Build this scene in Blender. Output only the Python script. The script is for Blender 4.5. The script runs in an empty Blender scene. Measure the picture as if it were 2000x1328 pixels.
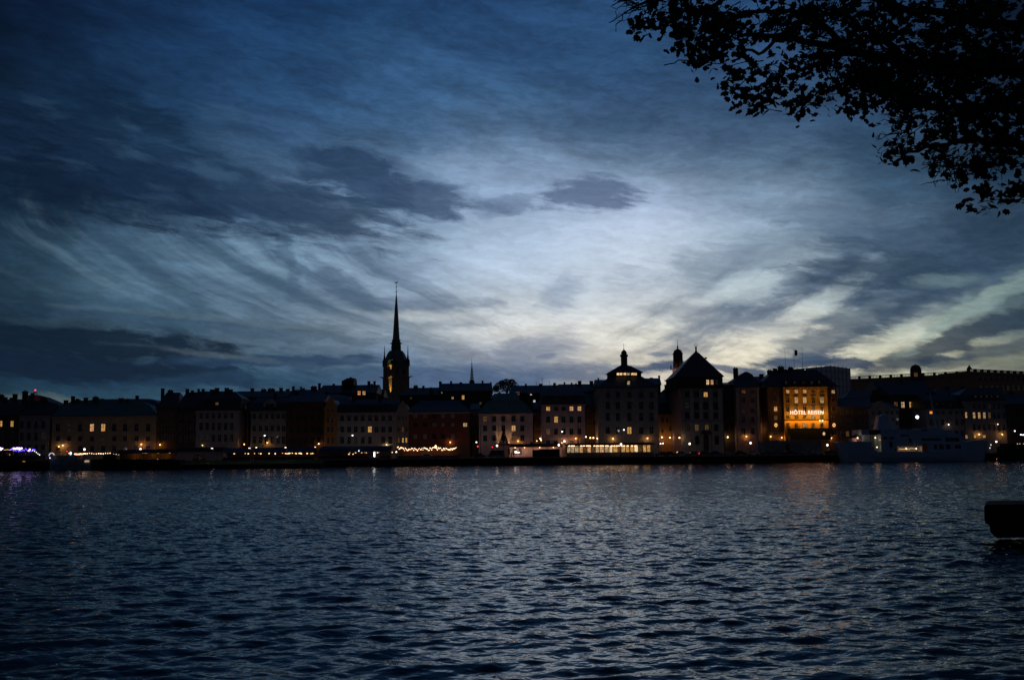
import bpy, bmesh, math, random
from mathutils import Vector, Matrix
R = math.radians
random.seed(7)
scene = bpy.context.scene
COL = scene.collection

# ------------------------------------------------------------------ camera
CAM_H = 5.0                      # camera height over the water
FPX = 1944.0                     # 35 mm lens on a 36 mm sensor, in pixels of a 2000 px wide frame
PITCH, ROLL = R(6.3), R(0.55)
cam_d = bpy.data.cameras.new("camera"); cam = bpy.data.objects.new("camera", cam_d); COL.objects.link(cam)
cam_d.lens = 36.0 * FPX / 2000; cam_d.sensor_width = 36; cam_d.clip_start = 0.1; cam_d.clip_end = 9000
CAM_M = Matrix.Rotation(R(90) + PITCH, 3, 'X') @ Matrix.Rotation(-ROLL, 3, 'Z')
cam.matrix_world = Matrix.Translation((0, 0, CAM_H)) @ CAM_M.to_4x4()
scene.camera = cam
def ray(px, py):
    return CAM_M @ Vector(((px - 1000) / FPX, -(py - 664) / FPX, -1))
def at(px, py, Y):               # world point seen at (px, py) of the 2000x1328 frame, at distance Y north
    d = ray(px, py); return Vector((0, 0, CAM_H)) + d * (Y / d.y)
def azel(px, py):
    d = ray(px, py).normalized(); return math.atan2(d.x, d.y), math.asin(d.z)

scene.view_settings.view_transform = 'Standard'; scene.view_settings.look = 'None'
scene.view_settings.exposure = 0; scene.view_settings.gamma = 1
scene.render.engine = 'CYCLES'
scene.cycles.use_denoising = True
scene.cycles.max_bounces = 5; scene.cycles.glossy_bounces = 3; scene.cycles.diffuse_bounces = 2
scene.cycles.sample_clamp_indirect = 1.2
scene.cycles.sample_clamp_direct = 3.0
scene.cycles.use_light_tree = True

def s2l(c):
    c = c / 255.0
    return c / 12.92 if c <= 0.04045 else ((c + 0.055) / 1.055) ** 2.4
def lin(r, g, b): return (s2l(r), s2l(g), s2l(b), 1.0)

# ------------------------------------------------------------------ sky: dusk air with layered cloud, all in sky directions
world = bpy.data.worlds.new("World"); scene.world = world; world.use_nodes = True
wt = world.node_tree; wt.nodes.clear()
class G:
    def __init__(s, t): s.t = t
    def n(s, typ, **kw):
        nd = s.t.nodes.new(typ)
        for k, v in kw.items(): setattr(nd, k, v)
        return nd
    def l(s, a, b): s.t.links.new(a, b)
    def put(s, sock, v):
        if isinstance(v, bpy.types.NodeSocket): s.l(v, sock)
        else: sock.default_value = v
    def m(s, op, a, b=0.0, c=None, clamp=False):
        nd = s.n('ShaderNodeMath', operation=op, use_clamp=clamp)
        s.put(nd.inputs[0], a); s.put(nd.inputs[1], b)
        if c is not None: s.put(nd.inputs[2], c)
        return nd.outputs[0]
    def mix(s, f, a, b, bt='MIX'):
        nd = s.n('ShaderNodeMix', data_type='RGBA', blend_type=bt)
        s.put(nd.inputs[0], f); s.put(nd.inputs[6], a); s.put(nd.inputs[7], b)
        return nd.outputs[2]
    def mp(s, vec, loc, rot, sc, typ='TEXTURE'):
        nd = s.n('ShaderNodeMapping', vector_type=typ)
        s.l(vec, nd.inputs[0]); nd.inputs[1].default_value = loc; nd.inputs[2].default_value = (0, 0, rot); nd.inputs[3].default_value = sc
        return nd.outputs[0]
    def noise(s, vec, scale, detail=4, rough=0.55, dist=0.0, out=0):
        nd = s.n('ShaderNodeTexNoise'); s.l(vec, nd.inputs['Vector'])
        nd.inputs['Scale'].default_value = scale; nd.inputs['Detail'].default_value = detail
        nd.inputs['Roughness'].default_value = rough; nd.inputs['Distortion'].default_value = dist
        return nd.outputs[out]
    def rng(s, v, a, b, c, d, smooth=True):
        nd = s.n('ShaderNodeMapRange', interpolation_type='SMOOTHSTEP' if smooth else 'LINEAR')
        s.put(nd.inputs[0], v)
        for i, x in enumerate((a, b, c, d)): s.put(nd.inputs[1 + i], x)
        return nd.outputs[0]
    def ramp(s, f, stops, interp='LINEAR'):
        nd = s.n('ShaderNodeValToRGB'); nd.color_ramp.interpolation = interp
        el = nd.color_ramp.elements
        el[0].position, el[0].color = stops[0]; el[1].position, el[1].color = stops[-1]
        for p, c in stops[1:-1]:
            e = el.new(p); e.color = c
        s.l(f, nd.inputs[0]); return nd.outputs[0]
g = G(wt)
tc = g.n('ShaderNodeTexCoord'); sep = g.n('ShaderNodeSeparateXYZ'); g.l(tc.outputs['Generated'], sep.inputs[0])
X_, Y_, Z_ = sep.outputs
AZ = g.m('ARCTAN2', X_, Y_); EL = g.m('ARCSINE', Z_)
cmb = g.n('ShaderNodeCombineXYZ'); g.l(AZ, cmb.inputs[0]); g.l(EL, cmb.inputs[1]); P0 = cmb.outputs[0]
def vadd(vec, noi, amt):
    a = g.n('ShaderNodeVectorMath', operation='SUBTRACT'); g.l(noi, a.inputs[0]); a.inputs[1].default_value = (.5, .5, .5)
    b = g.n('ShaderNodeVectorMath', operation='MULTIPLY'); g.l(a.outputs[0], b.inputs[0]); b.inputs[1].default_value = amt
    c = g.n('ShaderNodeVectorMath', operation='ADD'); g.l(vec, c.inputs[0]); g.l(b.outputs[0], c.inputs[1]); return c.outputs[0]
W1 = vadd(P0, g.noise(g.mp(P0, (0, 0, 0), R(-8), (1, .45, 1)), 7, 4, .55, out=1), (.055, .020, 0))      # warped sky coordinates
W2 = vadd(W1, g.noise(g.mp(P0, (0, 0, 0), R(-6), (1, .35, 1)), 26, 5, .62, out=1), (.030, .010, 0))
ws = g.n('ShaderNodeSeparateXYZ'); g.l(W1, ws.inputs[0])
WAZ, WEL = ws.outputs[0], ws.outputs[1]
# broad light of the dusk sky: elevation ramps at nine bearings, blended
ROWS = [20, 100, 180, 250, 330, 400, 480, 560, 610, 650, 690, 740, 800]
COLS = {
 -150: [(6,16,32)]*2+[(9,24,42)]*2+[(9,24,42)]*2+[(14,30,46)]*3+[(10,24,42)]*3+[(20,44,60)],
 60:  [(9,24,48),(12,30,54),(16,36,60),(18,38,62),(14,32,54),(22,42,62),(38,60,80),(38,60,78),(26,46,66),(22,42,60),(18,36,58),(24,50,72),(40,70,90)],
 300: [(22,46,80),(24,50,84),(30,56,90),(36,62,94),(30,54,82),(38,60,86),(78,104,130),(84,110,134),(58,82,104),(62,84,104),(46,68,90),(26,54,78),(50,80,100)],
 520: [(26,54,92),(34,64,102),(40,70,108),(46,74,110),(56,82,112),(76,100,132),(100,128,156),(100,126,152),(88,110,134),(84,104,126),(74,96,118),(46,76,102),(60,88,112)],
 760: [(32,62,100),(46,78,118),(50,82,122),(58,88,124),(84,110,144),(104,130,162),(124,150,182),(126,150,178),(132,150,170),(128,144,162),(96,116,142),(66,94,124),(80,104,130)],
 1000:[(38,68,108),(46,76,116),(56,88,126),(74,102,138),(110,136,170),(132,158,192),(158,182,212),(166,186,210),(182,194,206),(192,198,204),(140,150,168),(86,106,136),(90,110,138)],
 1250:[(42,72,112),(42,72,110),(48,76,112),(62,88,120),(106,130,160),(148,170,204),(174,194,220),(172,188,206),(186,196,204),(208,212,210),(206,204,196),(186,180,172),(180,170,160)],
 1500:[(40,68,106),(44,70,106),(48,74,108),(58,82,112),(84,108,136),(124,148,176),(146,168,190),(164,182,196),(184,192,194),(206,206,198),(216,210,194),(200,194,178),(190,180,160)],
 1750:[(30,54,86),(34,56,86),(38,60,90),(44,68,96),(50,74,100),(60,84,110),(92,116,140),(122,142,158),(146,160,164),(172,176,168),(186,182,164),(172,166,148),(160,150,130)],
 2000:[(12,26,46),(16,32,52),(22,38,60),(24,42,64),(28,48,70),(32,52,74),(46,66,88),(78,96,108),(86,100,108),(88,98,102),(122,122,112),(100,100,94),(90,90,80)],
 2250:[(8,16,30)]*4+[(16,30,48)]*3+[(40,56,66)]*3+[(50,56,60)]*3,
}
cx = sorted(COLS); EMAX = R(60)
f_el = g.m('DIVIDE', WEL, EMAX, clamp=True)
base = None
for i, x in enumerate(cx):
    st = [(min(.999, max(0, azel(x, y)[1] / EMAX)), lin(*c)) for y, c in zip(ROWS, COLS[x])]
    st = sorted(st, key=lambda t: t[0])
    st = [(0.0, st[0][1])] + st + [(.75, lin(16, 38, 70)), (1.0, lin(14, 32, 60))]
    r_ = g.ramp(f_el, st, 'LINEAR')
    if base is None: base = r_; px_prev = x; continue
    a0, a1 = azel(px_prev, 500)[0], azel(x, 500)[0]
    base = g.mix(g.rng(WAZ, a0, a1, 0, 1, smooth=True), base, r_); px_prev = x
# away from the sunset the sky falls to a dull blue
back = g.m('MAXIMUM', g.rng(WAZ, .56, 1.2, 0, 1), g.rng(WAZ, -1.2, -.56, 1, 0))
base = g.mix(back, base, lin(32, 34, 46))
# fine cloud structure: multiplies light up and down
def modulate(col, fac, lo, hi, amt):      # fac 0..1 noise -> gain
    gain = g.rng(fac, .3, .7, lo, hi)
    gg = g.mix(1.0, col, gain, 'MULTIPLY')
    return g.mix(amt, col, gg)
nb = g.noise(g.mp(W2, (0, 0, 0), R(-8), (1, .22, 1)), 18, 8, .64)
def blob(vec, px, py, rx, ry, ang, edge=.35, rag=0.0):
    a, e = azel(px, py)
    v = g.mp(vec, (a, e, 0), R(ang), (rx / FPX, ry / FPX, 1))
    ln = g.n('ShaderNodeVectorMath', operation='LENGTH'); g.l(v, ln.inputs[0])
    lv_ = ln.outputs[1]
    if rag: lv_ = g.m('ADD', lv_, g.m('MULTIPLY', g.m('SUBTRACT', nb, .5), rag))
    return g.rng(lv_, 1.0 - edge, 1.0 + edge, 1, 0)
cloudn = g.noise(g.mp(W1, (0, 0, 0), R(-7), (1, .30, 1)), 11, 8, .62)
calm = blob(W1, 1180, 500, 420, 150, -4, .8)          # thin, even cloud around the glow
base = modulate(base, cloudn, .74, 1.26, g.m('SUBTRACT', .72, g.m('MULTIPLY', calm, .48)))
mid = g.noise(g.mp(W2, (0, 0, 0), R(-14), (1, .24, 1)), 13, 6, .56)
base = modulate(base, mid, .84, 1.16, g.m('SUBTRACT', .75, g.m('MULTIPLY', calm, .4)))
# fall streaks (virga) that start upright and hook over as they sink; left ones hook right, right ones sweep left
def virga(py_top, k, pw, scale, along, seed, detail=4.0, vec=W2):
    sv = g.n('ShaderNodeSeparateXYZ'); g.l(vec, sv.inputs[0])
    drop = g.m('MAXIMUM', g.m('SUBTRACT', azel(1000, py_top)[1], sv.outputs[1]), 0.0)
    s_ = g.m('SUBTRACT', sv.outputs[0], g.m('MULTIPLY', g.m('POWER', drop, pw), k))
    cc = g.n('ShaderNodeCombineXYZ'); g.l(g.m('ADD', s_, seed), cc.inputs[0]); g.l(g.m('MULTIPLY', sv.outputs[1], along), cc.inputs[1])
    return g.noise(cc.outputs[0], scale, detail, .58)
W3 = vadd(P0, g.noise(g.mp(P0, (3, 0, 0), 0, (1, .6, 1)), 9, 4, .6, out=1), (.030, .014, 0))
vl = virga(430, 10.5, 1.8, 24, .30, 2.0, vec=W3)
mL = blob(W2, 470, 530, 400, 95, -10, .6)
base = g.mix(g.m('MULTIPLY', mL, g.rng(vl, .46, .66, 0, .68)), base, lin(46, 70, 94))
base = g.mix(g.m('MULTIPLY', mL, g.rng(vl, .50, .30, 0, .22)), base, lin(150, 176, 198))
vl2 = virga(440, 8.0, 1.7, 15, .3, 7.0, vec=W3)
mL2 = blob(W2, 690, 545, 120, 80, -20, .5)
base = g.mix(g.m('MULTIPLY', mL2, g.rng(vl2, .42, .62, 0, .7)), base, lin(70, 92, 120))
W4 = vadd(P0, g.noise(g.mp(P0, (7, 0, 0), 0, (1, .6, 1)), 11, 5, .62, out=1), (.075, .030, 0))
vr = virga(400, -6.0, 1.8, 13, 1.1, 5.3, 5.0, vec=W4)
mR = blob(W2, 1620, 565, 380, 100, 12, .5)
base = g.mix(g.m('MULTIPLY', mR, g.rng(vr, .42, .64, 0, .85)), base, lin(58, 78, 106))
base = g.mix(g.m('MULTIPLY', mR, g.rng(vr, .48, .32, 0, .16)), base, lin(170, 184, 188))
vm = virga(470, -3.0, 1.5, 18, .25, 8.1, vec=W3)
mM = blob(W2, 1130, 575, 220, 45, 0, .6)
base = g.mix(g.m('MULTIPLY', mM, g.rng(vm, .48, .68, 0, .5)), base, lin(118, 136, 160))
# individual cloud bodies: (px, py, rx, ry, angle, edge, strength, colour, fine?)
CL = [
 (120, 320, 330, 75, -8, .5, .85, (11,27,48)), (420, 370, 330, 60, -10, .5, .75, (24,44,72)), (230, 215, 130, 38, -18, .5, .8, (16,36,60)),
 (690, 330, 110, 48, -12, .5, .85, (34,56,86)), (790, 380, 150, 36, -8, .5, .8, (46,68,100)), (600, 400, 200, 36, -6, .5, .6, (40,62,90)),
 (430, 262, 80, 18, 6, .5, .55, (34,56,84)), (1150, 380, 95, 34, 0, .45, .85, (74,94,128)), (985, 405, 70, 18, 10, .5, .6, (88,110,144)),
 (560, 515, 14, 55, 12, .6, .6, (62,86,112)), (690, 560, 90, 22, -35, .6, .7, (66,88,116)), (330, 545, 110, 18, -38, .6, .5, (48,72,94)),
 (90, 655, 330, 26, -4, .35, .9, (10,28,48)), (90, 712, 430, 26, -3, .4, .9, (11,30,52)), (560, 705, 190, 11, 0, .5, .8, (30,54,84)),
 (600, 575, 330, 22, -6, .6, .4, (60,82,106)),(420, 640, 330, 16, -4, .6, .55, (50,72,96)), (840, 590, 120, 14, -4, .6, .5, (92,112,140)), (870, 630, 100, 7, -2, .5, .6, (120,136,156)),
 (560, 738, 300, 16, 2, .5, .5, (36,64,92)), (980, 735, 260, 22, 2, .6, .75, (70,90,124)), (1040, 690, 80, 34, 14, .6, .7, (112,124,148)),
 (1075, 695, 18, 5, -4, .5, .8, (100,114,142)), (1290, 716, 62, 11, 0, .4, .9, (50,70,104)), (1282, 693, 22, 5, 0, .4, .8, (96,110,136)),
 (1560, 703, 100, 11, 4, .35, .9, (48,64,92)), (1650, 708, 70, 10, -8, .4, .9, (50,66,92)), (1580, 690, 50, 8, 0, .5, .8, (70,84,108)),
 (1440, 722, 70, 7, -8, .5, .85, (78,90,116)), (1840, 708, 42, 9, -6, .45, .85, (62,70,88)), (1895, 706, 22, 8, 0, .5, .8, (66,74,90)),
 (1480, 590, 190, 30, 22, .6, .55, (80,100,128)), (1700, 610, 230, 32, 26, .55, .75, (56,76,102)), (1840, 560, 200, 26, 28, .55, .7, (48,68,92)),
 (1880, 660, 200, 22, 20, .45, .85, (38,54,74)), (1950, 690, 120, 12, 10, .5, .7, (58,70,84)), (1560, 480, 260, 44, 8, .6, .5, (88,110,136)),
 (1850, 470, 240, 60, 10, .6, .75, (38,58,80)), (1400, 620, 150, 20, -8, .6, .5, (110,124,144)), (1100, 570, 50, 26, 30, .6, .6, (122,142,170)),
 (1660, 440, 200, 26, -18, .6, .4, (70,94,122)),
 (1300, 250, 300, 60, -8, .6, .35, (46,70,104)), (950, 60, 300, 60, -20, .6, .3, (34,60,98)),
 # bright gaps
 (500, 300, 90, 26, -14, .7, .3, (72,102,138)), (350, 300, 120, 18, -18, .7, .2, (48,76,106)), (900, 330, 110, 24, -10, .7, .4, (128,154,190)),
 (1880, 610, 110, 14, 32, .5, .7, (136,152,150)), (1960, 570, 80, 12, 26, .5, .6, (126,144,146)), (1480, 560, 60, 24, 0, .6, .6, (176,194,206)),
 (1850, 545, 60, 12, 0, .6, .5, (110,132,140)), (840, 620, 100, 10, -4, .6, .5, (178,188,196)), (400, 625, 260, 6, -4, .8, .2, (108,124,134)), (110, 628, 110, 8, 0, .6, .3, (58,78,90)),
 (420, 692, 140, 5, -6, .8, .28, (100,112,122)), (1960, 712, 90, 9, 0, .5, .6, (122,122,112)),
 (70, 782, 90, 12, 2, .5, .6, (92,100,100)),
]
sky = base
for (px, py, rx, ry, an, ed, stg, c) in CL:
    m_ = blob(W2, px, py, rx, ry, an, ed * .8, 2.5)
    sky = g.mix(g.m('MULTIPLY', m_, stg), sky, lin(*c))
fine = g.noise(g.mp(W2, (0, 0, 0), R(-4), (1, .3, 1)), 60, 6, .65)
sky = modulate(sky, fine, .84, 1.16, g.m('SUBTRACT', .8, g.m('MULTIPLY', calm, .4)))
bank = blob(W1, 480, 340, 420, 110, -8, .6)            # bright tears in the dark bank, upper left
tear = g.noise(g.mp(W2, (4, 1, 0), R(-9), (1, .24, 1)), 13, 6, .58)
sky = g.mix(g.m('MULTIPLY', bank, g.rng(tear, .50, .72, 0, .38)), sky, lin(70, 98, 130))
gb = blob(W1, 1130, 500, 620, 300, 0, .8)
sky = g.mix(1.0, sky, g.mix(gb, (.88, 1.00, .98, 1), (1.28, 1.19, 1.09, 1)), 'MULTIPLY')
sky = g.mix(g.rng(EL, -.02, -.3, 0, 1), sky, lin(6, 12, 20))
# the clear air between the clouds is the physical sky with the sun just under the horizon
SUN_AZ = azel(1250, 700)[0]
nish = g.n('ShaderNodeTexSky', sky_type='NISHITA'); nish.sun_disc = False
nish.sun_elevation = R(-3.0); nish.sun_rotation = SUN_AZ
nsc = g.mix(1.0, nish.outputs[0], (.012, .014, .02, 1), 'MULTIPLY')
sky = g.mix(1.0, sky, nsc, 'ADD')
bg = g.n('ShaderNodeBackground'); g.l(sky, bg.inputs[0]); bg.inputs[1].default_value = 1.0
wo = g.n('ShaderNodeOutputWorld'); g.l(bg.outputs[0], wo.inputs[0])
world.cycles.sampling_method = 'MANUAL'; world.cycles.sample_map_resolution = 512

# ------------------------------------------------------------------ materials
MATS = {}
def new_mat(name):
    m = bpy.data.materials.new(name); m.use_nodes = True; nt = m.node_tree; nt.nodes.clear()
    return m, G(nt), nt
def surf(name, col, rough=.8, spec=.3, metal=0, var=.25, scale=.6, bump=0.0, emit=None, es=0, coat=0):
    """plaster, stone, metal: base colour with procedural weathering"""
    if name in MATS: return MATS[name]
    m, q, nt = new_mat(name)
    p = q.n('ShaderNodeBsdfPrincipled'); o = q.n('ShaderNodeOutputMaterial'); q.l(p.outputs[0], o.inputs[0])
    tcn = q.n('ShaderNodeTexCoord'); v = tcn.outputs['Object']
    n1 = q.noise(v, scale, 5, .6); n2 = q.noise(q.mp(v, (0, 0, 0), 0, (1, 1, 5)), scale * 3, 4, .6)
    k = q.m('ADD', q.m('MULTIPLY', n1, .6), q.m('MULTIPLY', n2, .4))
    gain = q.rng(k, .3, .7, 1 - var, 1 + var)
    c = q.mix(1.0, (*col[:3], 1), gain, 'MULTIPLY'); q.l(c, p.inputs['Base Color'])
    p.inputs['Roughness'].default_value = rough; p.inputs['Metallic'].default_value = metal
    p.inputs['Specular IOR Level'].default_value = spec
    if coat: p.inputs['Coat Weight'].default_value = coat
    if bump:
        b = q.n('ShaderNodeBump'); b.inputs['Strength'].default_value = .6; b.inputs['Distance'].default_value = bump
        q.l(n2, b.inputs['Height']); q.l(b.outputs[0], p.inputs['Normal'])
    MATS[name] = m; return m
def glow(name, col, s, var=0.0, scale=1.5):
    """things that give off light"""
    if name in MATS: return MATS[name]
    m, q, nt = new_mat(name)
    e = q.n('ShaderNodeEmission'); o = q.n('ShaderNodeOutputMaterial'); q.l(e.outputs[0], o.inputs[0])
    if var:
        tcn = q.n('ShaderNodeTexCoord')
        n1 = q.noise(tcn.outputs['Object'], scale, 3, .6)
        c = q.mix(1.0, (*col, 1), q.rng(n1, .35, .65, 1 - var, 1 + var), 'MULTIPLY'); q.l(c, e.inputs[0])
    else: e.inputs[0].default_value = (*col, 1)
    e.inputs[1].default_value = s
    MATS[name] = m; return m
def glass(name='window_glass', col=(.008, .010, .014), rough=.12):
    if name in MATS: return MATS[name]
    m, q, nt = new_mat(name)
    p = q.n('ShaderNodeBsdfPrincipled'); o = q.n('ShaderNodeOutputMaterial'); q.l(p.outputs[0], o.inputs[0])
    p.inputs['Base Color'].default_value = (*col, 1); p.inputs['Roughness'].default_value = rough
    p.inputs['Specular IOR Level'].default_value = .5
    MATS[name] = m; return m
PL = {k: surf('plaster_' + k, c, .88, .2, var=.22) for k, c in dict(
    cream=(.42, .31, .19), ochre=(.40, .24, .10), white=(.32, .31, .31), grey=(.30, .28, .28), pink=(.66, .48, .48), rose=(.60, .40, .40),
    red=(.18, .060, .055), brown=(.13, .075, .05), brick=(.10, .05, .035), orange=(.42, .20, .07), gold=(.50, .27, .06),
    mauve=(.30, .20, .21), dark=(.07, .055, .05), palace=(.36, .20, .13), stone=(.26, .24, .22)).items()}
RF = {k: surf('roofing_' + k, c, .55, .4, var=.3, scale=1.2) for k, c in dict(
    black=(.020, .019, .020), slate=(.035, .040, .050), copper=(.06, .16, .14), green=(.04, .10, .09), tile=(.07, .035, .025), zinc=(.10, .13, .17)).items()}
M_FRAME = surf('painted_frame', (.30, .29, .28), .6)
M_DFRAME = surf('dark_frame', (.05, .045, .04), .6)
M_GLASS = glass()
M_BLIND = surf('pale_blind', (.30, .33, .38), .8)
M_IRON = surf('dark_iron', (.018, .018, .020), .5, .5)
M_POLE = surf('galvanised_pole', (.22, .22, .23), .5, .5)
M_TRIM = surf('stone_trim', (.34, .30, .27), .85)
M_PAVE = surf('quay_paving', (.11, .10, .09), .8, .3, var=.3, scale=.2)
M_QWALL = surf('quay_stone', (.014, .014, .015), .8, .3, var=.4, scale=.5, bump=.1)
M_GRASS = surf('grass_green', (.05, .075, .02), .9, .1, var=.4, scale=.8)
LIT = {'amber': glow('lit_amber', (1, .52, .15), .46, .5, 1.6), 'warm': glow('lit_warm', (1, .52, .22), .50, .45, 1.6),
       'dim': glow('lit_dim', (1, .50, .20), .07, .5, 1.4), 'white': glow('lit_white', (.85, .88, 1), .65, .4, 1.4),
       'bright': glow('lit_bright', (1, .66, .34), .85, .4, 1.8), 'pale': glow('lit_pale', (1, .72, .38), .32, .5, 1.5),
       'faint': glow('lit_faint', (.7, .55, .45), .012, .6, 1.4), 'orange': glow('lit_orange', (1, .33, .07), .8, .3, 1.4)}
LAMP = {'warm': glow('lamp_warm', (1, .58, .26), 24), 'amber': glow('lamp_amber', (1, .45, .11), 38), 'pinkish': glow('lamp_pinkish', (1, .70, .58), 6),
        'street': glow('lamp_street', (1, .72, .58), 17), 'tall': glow('lamp_tall', (1, .90, .84), 24),
        'white': glow('lamp_white', (.9, .92, 1), 3.5), 'red': glow('lamp_red', (1, .03, .05), 4), 'blue': glow('lamp_blue', (.15, .08, 1), 3.5),
        'violet': glow('lamp_violet', (.75, .55, 1), 4), 'bulb': glow('lamp_bulb', (1, .60, .34), 4), 'small': glow('lamp_small', (1, .55, .22), 3.0)}

# ------------------------------------------------------------------ builders
def wloc(o):
    v = Vector((0, 0, 0))
    while o is not None: v += o.location; o = o.parent
    return v
class MB:
    """collects shapes given in world metres and links them as ONE mesh object"""
    def __init__(s): s.v = []; s.f = []
    def add(s, vs, fs):
        k = len(s.v); s.v += [tuple(v) for v in vs]; s.f += [tuple(i + k for i in f) for f in fs]; return s
    def box(s, x0, x1, y0, y1, z0, z1):
        vs = [(x, y, z) for z in (z0, z1) for y in (y0, y1) for x in (x0, x1)]
        return s.add(vs, [(0, 2, 3, 1), (4, 5, 7, 6), (0, 1, 5, 4), (2, 6, 7, 3), (0, 4, 6, 2), (1, 3, 7, 5)])
    def hull(s, lo, hi):          # two loops of equal count joined, both capped
        n = len(lo)
        return s.add(list(lo) + list(hi), [tuple(range(n))[::-1], tuple(range(n, 2 * n))] + [(i, (i + 1) % n, n + (i + 1) % n, n + i) for i in range(n)])
    def loft(s, loops, cap=True):
        n = len(loops[0]); vs = [v for lp in loops for v in lp]; fs = []
        for j in range(len(loops) - 1):
            fs += [(j * n + i, j * n + (i + 1) % n, (j + 1) * n + (i + 1) % n, (j + 1) * n + i) for i in range(n)]
        if cap: fs += [tuple(range(n))[::-1], tuple((len(loops) - 1) * n + i for i in range(n))]
        return s.add(vs, fs)
    def ring(s, c, r, n=8, z=None, sq=False, rot=0.0, ry=None):
        ry = r if ry is None else ry
        return [(c[0] + r * math.cos(rot + 2 * math.pi * i / n), c[1] + ry * math.sin(rot + 2 * math.pi * i / n), c[2] if z is None else z) for i in range(n)]
    def lathe(s, c, prof, n=10, rot=0.0, ry=1.0):   # prof: (radius, z)
        return s.loft([s.ring(c, max(r, .004), n, z, rot=rot, ry=max(r, .004) * ry) for r, z in prof])
    def tube(s, pts, rad, n=6):
        pts = [Vector(p) for p in pts]; loops = []
        for i, p in enumerate(pts):
            d = (pts[min(i + 1, len(pts) - 1)] - pts[max(i - 1, 0)]).normalized()
            a = d.cross(Vector((0, 0, 1)) if abs(d.z) < .9 else Vector((1, 0, 0))).normalized(); b = d.cross(a)
            r = rad[i] if isinstance(rad, (list, tuple)) else rad
            loops.append([tuple(p + a * r * math.cos(t) + b * r * math.sin(t)) for t in [2 * math.pi * k / n for k in range(n)]])
        return s.loft(loops)
    def ball(s, c, r, n=8, m=5, sz=1.0):
        prof = [(r * math.sin(math.pi * j / m), c[2] - r * sz * math.cos(math.pi * j / m)) for j in range(m + 1)]
        return s.lathe(c, prof, n)
    def build(s, name, mat, parent=None, smooth=False, kind=None):
        o0 = wloc(parent); me = bpy.data.meshes.new(name)
        me.from_pydata([(v[0] - o0.x, v[1] - o0.y, v[2] - o0.z) for v in s.v], [], s.f); me.update()
        me.materials.append(mat)
        if smooth: me.polygons.foreach_set('use_smooth', [True] * len(me.polygons))
        bm = bmesh.new(); bm.from_mesh(me); bmesh.ops.recalc_face_normals(bm, faces=bm.faces); bm.to_mesh(me); bm.free()
        o = bpy.data.objects.new(name, me); COL.objects.link(o); o.parent = parent
        if kind: o['kind'] = kind
        return o
def tag(o, label, cat, group=None):
    o['label'] = label; o['category'] = cat
    if group: o['group'] = group
    return o
def thing(name, label, cat, loc, group=None, rz=0.0):
    o = bpy.data.objects.new(name, None); COL.objects.link(o); o.location = loc; o.rotation_euler.z = rz
    o.empty_display_size = .5
    return tag(o, label, cat, group)
def copy_tree(o, parent=None):
    c = o.copy(); COL.objects.link(c); c.parent = parent
    for ch in list(o.children): copy_tree(ch, c)
    return c

# ------------------------------------------------------------------ water, far ground, quay
GZ = 2.5                                    # quay level above the water
m_w, q, nt = new_mat('harbour_water')
p = q.n('ShaderNodeBsdfPrincipled'); o = q.n('ShaderNodeOutputMaterial'); q.l(p.outputs[0], o.inputs[0])
p.inputs['Base Color'].default_value = (.002, .014, .022, 1); p.inputs['Roughness'].default_value = .06; p.inputs['IOR'].default_value = 1.333
tcn = q.n('ShaderNodeTexCoord'); v = tcn.outputs['Object']
def sea(off):            # chop and fine ripples riding on the modelled waves
    ad = q.n('ShaderNodeVectorMath', operation='ADD'); q.l(v, ad.inputs[0]); ad.inputs[1].default_value = off; u = ad.outputs[0]
    def nz(rot, sc, scale, det, rough=.5): return q.noise(q.mp(u, (0, 0, 0), R(rot), sc), scale, det, rough, .2)
    return q.m('ADD', q.m('MULTIPLY', nz(-14, (1.6, 1, 1), 1.4, 2), .17), q.m('MULTIPLY', nz(22, (1.4, 1, 1), 5.5, 1), .04))
EPS = .04
H0, HX, HY = sea((0, 0, 0)), sea((EPS, 0, 0)), sea((0, EPS, 0))
patch = q.rng(q.noise(q.mp(v, (0, 0, 0), R(5), (3, 1, 1)), .025, 3, .5), .35, .65, .7, 1.15)
sp = q.n('ShaderNodeSeparateXYZ'); q.l(v, sp.inputs[0]); patch = q.m('MULTIPLY', patch, q.rng(sp.outputs[1], 25, 110, .60, 1.25))   # the water under the near bank is sheltered
gx = q.m('MULTIPLY', q.m('DIVIDE', q.m('SUBTRACT', H0, HX), EPS), patch); gy = q.m('MULTIPLY', q.m('DIVIDE', q.m('SUBTRACT', H0, HY), EPS), patch)
cn = q.n('ShaderNodeCombineXYZ'); q.l(gx, cn.inputs[0]); q.l(gy, cn.inputs[1]); gn = q.n('ShaderNodeNewGeometry'); cs = q.n('ShaderNodeVectorMath', operation='ADD'); q.l(cn.outputs[0], cs.inputs[0]); q.l(gn.outputs['Normal'], cs.inputs[1])
nn = q.n('ShaderNodeVectorMath', operation='NORMALIZE'); q.l(cs.outputs[0], nn.inputs[0]); q.l(nn.outputs[0], p.inputs['Normal'])
import numpy as np
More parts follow.
